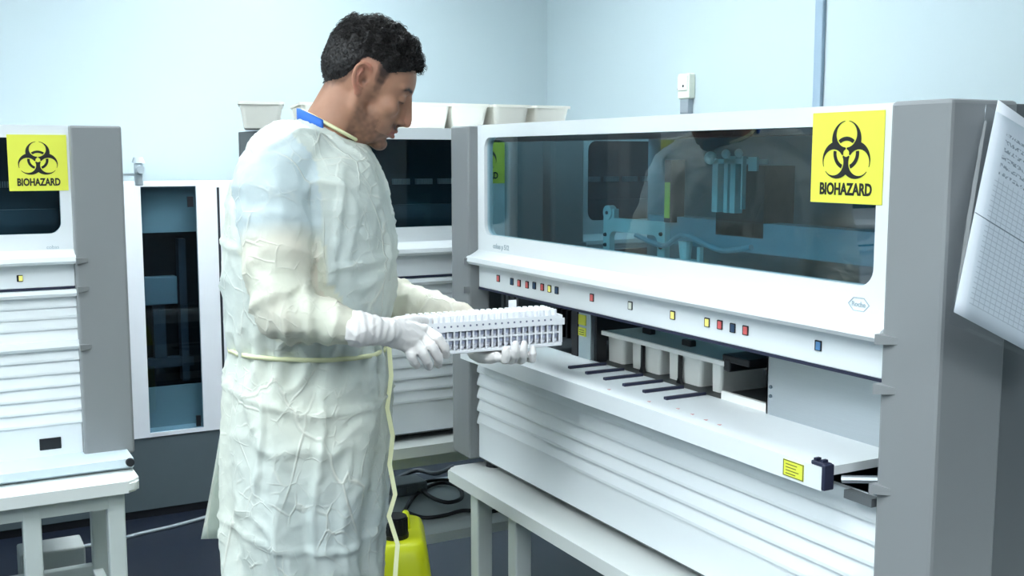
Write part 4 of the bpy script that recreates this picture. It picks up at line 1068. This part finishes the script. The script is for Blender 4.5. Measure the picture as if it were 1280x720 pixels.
M_HAIR = mat('hair_black', (30, 27, 27), .55, var=.5, vscale=160, bump=.6, bscale=220, spec=.35)
hair = finish('hair', hm_, M_HAIR, person)
# curls and stubble strands, one mesh
rs = random.Random(3)
strand_v, strand_f = [], []
cand = idx[(hz-hl2)[idx] > -.001]
for _ in range(7000):
    i = int(cand[rs.randrange(len(cand))]); tp_ = float(top[i]); th0 = float(th_[i])
    if rs.random() > .35+.65*tp_: continue
    p = Vector(co2[i])+Vector(no2[i])*th0*.75; n_ = Vector(no2[i])
    tang = n_.cross(Vector((rs.uniform(-1, 1), rs.uniform(-1, 1), rs.uniform(-1, 1)))).normalized(); b_ = n_.cross(tang)
    L_ = .003+.009*tp_*rs.random(); R_ = .0018+.0036*tp_; w_ = .0006
    pts = []
    for k in range(6):
        a = k/5*PI*1.3; pts.append(p+n_*(L_*.35+L_*.5*math.sin(a*.8))+tang*(R_*(1-math.cos(a)))+b_*(R_*.7*math.sin(a*1.4)))
    o0 = len(strand_v)
    for k, q in enumerate(pts):
        ww = w_*(1-.6*k/5); strand_v += [q+b_*ww, q-b_*ww*.5+n_*ww, q-b_*ww*.5-n_*ww]
    for k in range(5):
        for e in range(3): strand_f.append((o0+k*3+e, o0+k*3+(e+1) % 3, o0+k*3+3+(e+1) % 3, o0+k*3+3+e))
sm = bpy.data.meshes.new('curls'); sm.from_pydata([tuple(v) for v in strand_v], [], strand_f); sm.update()
cu_ = finish('curls', sm, M_HAIR, hair); cu_['kind'] = 'stuff'

# --- neckline binding, blue collar, waist tie, hanging tie ends, back flap
def ringpts(py_f, py_b, xb, xf, hw, n=40, push=1.0):
    out = []
    for k in range(n+1):
        a = 2*PI*k/n; cx = (lpx(xb)+lpx(xf))/2; rx = (lpx(xf)-lpx(xb))/2
        f = (1+math.cos(a))/2; out.append(loc(cx+rx*push*math.cos(a), hw*push*math.sin(a), zpx(py_b)*(1-f)+zpx(py_f)*f))
    return out
bm = bmesh.new()
def band(bm, pts, h, th=.0025, up=None):
    R = []
    n = len(pts)
    for i, p in enumerate(pts):
        t_ = (pts[min(i+1, n-1)]-pts[max(i-1, 0)]).normalized(); u = up if up is not None else Vector((0, 0, 1)); o_ = t_.cross(u).normalized()
        R.append([bm.verts.new(p+o_*th+u*h), bm.verts.new(p+o_*th-u*h), bm.verts.new(p-o_*th-u*h), bm.verts.new(p-o_*th+u*h)])
    for i in range(n-1):
        for e in range(4): bm.faces.new((R[i][e], R[i][(e+1) % 4], R[i+1][(e+1) % 4], R[i+1][e]))
    bm.faces.new(R[0]); bm.faces.new(R[-1][::-1])
ncx = [loc(lpx(417)+.0555*math.cos(a), .0565*math.sin(a), zpx(158)+.030*(-math.cos(a))) for a in [2*PI*k/40 for k in range(41)]]
tube(bm, ncx, .0038, 8); obj('neck_binding', bm, M_TIE, gown, True)
bm = bmesh.new()
col_ = [loc(lpx(416)+.061*math.cos(a), .063*math.sin(a), zpx(162)+.030*(-math.cos(a))) for a in [math.radians(140+120*k/40) for k in range(41)]]
band(bm, col_, .011, .003); obj('shirt_collar', bm, mat('collar_blue', (50, 110, 205), .7, var=.1, vscale=60), person, True)
# tie lies on the cloth: shoot outward-in at the gown surface
from mathutils.bvhtree import BVHTree
gb = bmesh.new(); gb.from_mesh(gme); bvh = BVHTree.FromBMesh(gb); gb.free()
tp_ = []
for k in range(73):
    a = 2*PI*k/72; dirv = FD*math.cos(a)+LD*math.sin(a); c_ = loc(lpx(385), 0, zpx(430)+.004*math.sin(2*a))
    hit = bvh.ray_cast(c_, dirv, .6)
    R_ = (hit[0]-c_).length if hit[0] else .2
    tp_.append((a, min(R_, .24)))
Rs = [r for _, r in tp_]
for _ in range(3): Rs = [(Rs[i]*2+Rs[i-1]+Rs[(i+1) % 73])/4 for i in range(73)]
Rs = [max(R_, r_[1]-.002, .5*(tp_[(i-1) % 72][1]+tp_[(i+1) % 72][1])-.001) for i, (R_, r_) in enumerate(zip(Rs, tp_))]
pts = [loc(lpx(385)+math.cos(a)*(R_+.0012), math.sin(a)*(R_+.0012), zpx(430)+.004*math.sin(2*a)) for (a, _), R_ in zip(tp_, Rs)]
bm = bmesh.new(); band(bm, pts, .0042, .0022); obj('waist_tie', bm, M_TIE, gown, True)
hang = [(486, 428, 2.22), (489, 470, 2.2), (484, 510, 2.19), (491, 545, 2.19), (487, 580, 2.19), (494, 618, 2.19), (486, 645, 2.19), (497, 680, 2.19), (494, 720, 2.19), (497, 765, 2.19)]
hp = [dep(*h) for h in hang]; hp2 = []
for i in range(len(hp)-1):
    for k in range(4): hp2.append(mix(hp[i], hp[i+1], k/4))
hp2.append(hp[-1])
bm = bmesh.new(); band(bm, hp2, .0045, .0009, up=RT); obj('hanging_tie', bm, M_TIE, gown)
fl = bmesh.new(); R = []
for j in range(15):
    v = j/14; py = 470+(672-470)*v; row = []
    for i in range(7):
        u = i/6; px = 300-(300-(283-32*v**1.3))*u; Dd = 2.30-.07*u+.012*math.sin(u*5+v*6)
        row.append(dep(px, py+2*u, Dd))
    R.append(row)
F0 = [[fl.verts.new(p) for p in row] for row in R]; F1 = [[fl.verts.new(p+FH*.003) for p in row] for row in R]
for j in range(14):
    for i in range(6):
        fl.faces.new((F0[j][i], F0[j][i+1], F0[j+1][i+1], F0[j+1][i])); fl.faces.new((F1[j][i], F1[j+1][i], F1[j+1][i+1], F1[j][i+1]))
for j in range(14):
    for i in (0, 6): fl.faces.new((F0[j][i], F0[j+1][i], F1[j+1][i], F1[j][i]))
for i in range(6):
    for j in (0, 14): fl.faces.new((F0[j][i], F0[j][i+1], F1[j][i+1], F1[j][i]))
bf = obj('back_flap', fl, M_GOWN, gown, True); bf.data.attributes.new('under', 'FLOAT', 'POINT').data.foreach_set('value', [.5]*len(bf.data.vertices))
# trousers and shoes below the hem
M_TR = mat('trouser_navy', (46, 56, 78), .8, var=.1, vscale=30)
for s in (-1, 1):
    bm = bmesh.new(); chain(bm, [(loc(lpx(384), s*.10, .62), .095), (loc(lpx(382), s*.105, .40), .08), (loc(lpx(378), s*.105, .12), .068)], 20)
    finish('trouser_leg', remesh(bm, .010, 3), M_TR, person)
    bm = bmesh.new(); chain(bm, [(loc(lpx(378)-.03, s*.105, .046), .044), (loc(lpx(378)+.06, s*.115, .042), .042), (loc(lpx(378)+.15, s*.125, .034), .033)], 16)
    me_ = remesh(bm, .006, 3); cc = getco(me_); cc[:, 2] = np.maximum(cc[:, 2], .002); setco(me_, cc); finish('shoe', me_, M_BLACK, person)

# --- the tube rack
ra, rb = dep(537, 421, 2.14), dep(703, 414, 2.245)
rdir = (rb-ra); rdir.z = 0; RL = rdir.length; rdir.normalize()
rz_ = math.atan2(rdir.y, rdir.x)
RKH, RKD = .073, .085
zb0 = dep(640, 439, 2.20).z
rack = empty('tube_rack', (ra.x, ra.y, zb0), rz_); rack.rotation_euler = (0, math.radians(-.6), rz_); tag(rack, 'white multi-hole rack full of small sample tubes, held in both gloved hands', 'rack')
x0 = -.035; x1 = RL
obj('base_tray', B(x0, x1, 0, RKD, 0, .007, bev=.002), M_RACK, rack)
NC = 23; NR = 5; PX = (x1-x0-.012)/NC; PY = (RKD-.008)/NR
obj('upper_plate', B(x0, x1, 0, RKD, .050, .055, bev=.001, seg=1), M_RACK, rack)
obj('middle_plate', B(x0, x1, .001, RKD-.001, .027, .030), M_RACK, rack)
obj('front_rail', B(x0, x1, -.002, .0, .045, .064), M_RACK, rack); obj('front_rail', B(x0, x1, RKD, RKD+.002, .045, .064), M_RACK, rack)
for xx in (x0, x1-.003): obj('end_plate', B(xx, xx+.003, .0, RKD, .007, .064), M_RACK, rack)
bm = bmesh.new()
for i in range(NC+1):
    xx = x0+.006+i*PX; box(bm, xx-.0012, xx+.0012, -.001, .002, .007, .05)
ps = obj('rack_posts', bm, M_RACK, rack); ps['kind'] = 'stuff'
bm = bmesh.new()
for i in range(NC):
    xx = x0+.006+(i+.5)*PX; cone(bm, (xx, -.0019, .0555), .0021, (xx, -.0026, .0555), .0021, 8)
ps = obj('rail_holes', bm, mat('hole_grey', (120, 126, 150), .5), rack); ps['kind'] = 'stuff'
bm = bmesh.new()
cone(bm, (0, 0, .008), .004, (0, 0, .014), .0053, 10); cone(bm, (0, 0, .014), .0053, (0, 0, .058), .0053, 10)
tsrc2 = obj('sample_tube', bm, M_TUBE, rack, True)
bm = bmesh.new(); cone(bm, (0, 0, .058), .0052, (0, 0, .0745), .0048, 10); csrc = obj('cap', bm, mat('tube_cap', (240, 242, 246), .4), tsrc2)
bm = bmesh.new(); box(bm, -.004, .004, -.0056, -.0050, .018, .024); box(bm, -.004, .004, -.0056, -.0050, .034, .042); psrc = obj('tube_label', bm, mat('tube_print', (186, 192, 214), .5), tsrc2)
firstt = True
for i in range(NC):
    for j in range(NR):
        p = Vector((x0+.006+(i+.5)*PX, .004+(j+.5)*PY, 0))
        if firstt: tsrc2.location = p; firstt = False; continue
        c = share(tsrc2, rack, p); share(csrc, c); share(psrc, c)
obj('white_tag', B(x1-.018, x1+.004, -.0035, -.0022, .044, .058), M_RACK, rack)
obj('white_tag', B(x1-.083, x1-.066, RKD+.001, RKD+.003, .06, .088), M_RACK, rack)

# --- gloved hands: palm, five jointed fingers, wrist, grown into one skin
def hand(name, palm, fingers, wrist, vox=.0024):
    bm = bmesh.new()
    for a_, b_ in palm: chain(bm, [a_, b_], 16)
    for f in fingers: chain(bm, f, 14)
    chain(bm, wrist, 24)
    me_ = remesh(bm, vox, 5, .5)
    cc, nn = getco(me_), getno(me_)
    w0 = np.array(wrist[0][0]); w1 = np.array(wrist[-1][0]); ax = w1-w0; Ln = np.linalg.norm(ax); s_ = ((cc-w0)@ax)/Ln
    wr = (s_ > -.03) & (s_ < Ln+.01)
    rr = 1-np.abs(np.array([noise.noise(Vector(q)*45) for q in cc]))*2
    d_ = .0014*np.clip(rr, 0, 1)**3+np.where(wr, .0007*np.sin(s_*2*PI/.015+np.array([noise.noise(Vector(q)*25) for q in cc])*3), 0)
    setco(me_, cc+nn*d_[:, None])
    return finish(name, me_, M_GLOVE, person)
def Pd(px, py, D): return dep(px, py, D)
# right hand: back of the hand to the room, fingers curl down over the rack's end, thumb on top behind it
D0 = 2.05
k_i, k_m, k_r, k_p = Pd(531, 413, 2.105), Pd(526, 421, 2.085), Pd(519, 428, 2.07), Pd(511, 434, 2.065)
wr = Pd(474, 414, 2.01)
palm = [((Pd(482, 410, 2.025), .020), (k_i, .0115)), ((Pd(482, 414, 2.02), .020), (k_m, .0118)), ((Pd(482, 417, 2.02), .019), (k_r, .0112)), ((Pd(482, 420, 2.025), .018), (k_p, .0105)),
        ((Pd(484, 412, 2.05), .018), (Pd(522, 418, 2.11), .012))]
fing = [[(k_i, .0108), (Pd(548, 423, 2.095), .0098), (Pd(556, 435, 2.10), .0090), (Pd(557, 444, 2.115), .0080)],
        [(k_m, .0110), (Pd(541, 434, 2.075), .0100), (Pd(548, 447, 2.085), .0090), (Pd(548, 456, 2.105), .0080)],
        [(k_r, .0105), (Pd(529, 441, 2.06), .0096), (Pd(534, 452, 2.07), .0088), (Pd(536, 458, 2.09), .0078)],
        [(k_p, .0098), (Pd(514, 445, 2.055), .0088), (Pd(517, 453, 2.065), .0080), (Pd(521, 457, 2.085), .0072)],
        [(Pd(494, 406, 2.05), .0150), (Pd(514, 402, 2.10), .0125), (Pd(531, 401, 2.15), .0108), (Pd(546, 402, 2.18), .0092)]]
hand('glove', palm, fing, [(Pd(446, 411, 1.985), .0335), (Pd(462, 412, 1.995), .0285), (wr, .0255), (Pd(486, 414, 2.02), .0235)])
# left hand: under the rack, fingertips wrapping up its near side
wl = Pd(600, 430, 2.335)
lk = [Pd(628, 447, 2.215), Pd(640, 449, 2.215), Pd(652, 449, 2.22), Pd(664, 447, 2.23)]
palmL = [((Pd(608, 436, 2.31), .020), (lk[0], .0108)), ((Pd(612, 437, 2.31), .020), (lk[1], .0108)), ((Pd(618, 437, 2.32), .019), (lk[2], .0104)), ((Pd(626, 436, 2.325), .018), (lk[3], .0096))]
fl_ = []
for k, (px, py, dd) in enumerate(((632, 437, 2.172), (644, 431, 2.172), (655, 431, 2.178), (666, 436, 2.19))):
    fl_.append([(lk[k], .0098-.0004*k), (Pd(px-.5, py+13, dd+.006), .0086-.0003*k), (Pd(px, py+6, dd-.002), .0080-.0003*k), (Pd(px, py-1, dd+.0), .0072-.0003*k)])
fl_.append([(Pd(592, 440, 2.30), .0150), (Pd(600, 446, 2.25), .0125), (Pd(612, 448, 2.21), .0110), (Pd(622, 446, 2.185), .0095)])
hand('glove', palmL, fl_, [(Pd(575, 418, 2.385), .036), (Pd(588, 424, 2.36), .030), (wl, .026), (Pd(610, 434, 2.32), .022)])
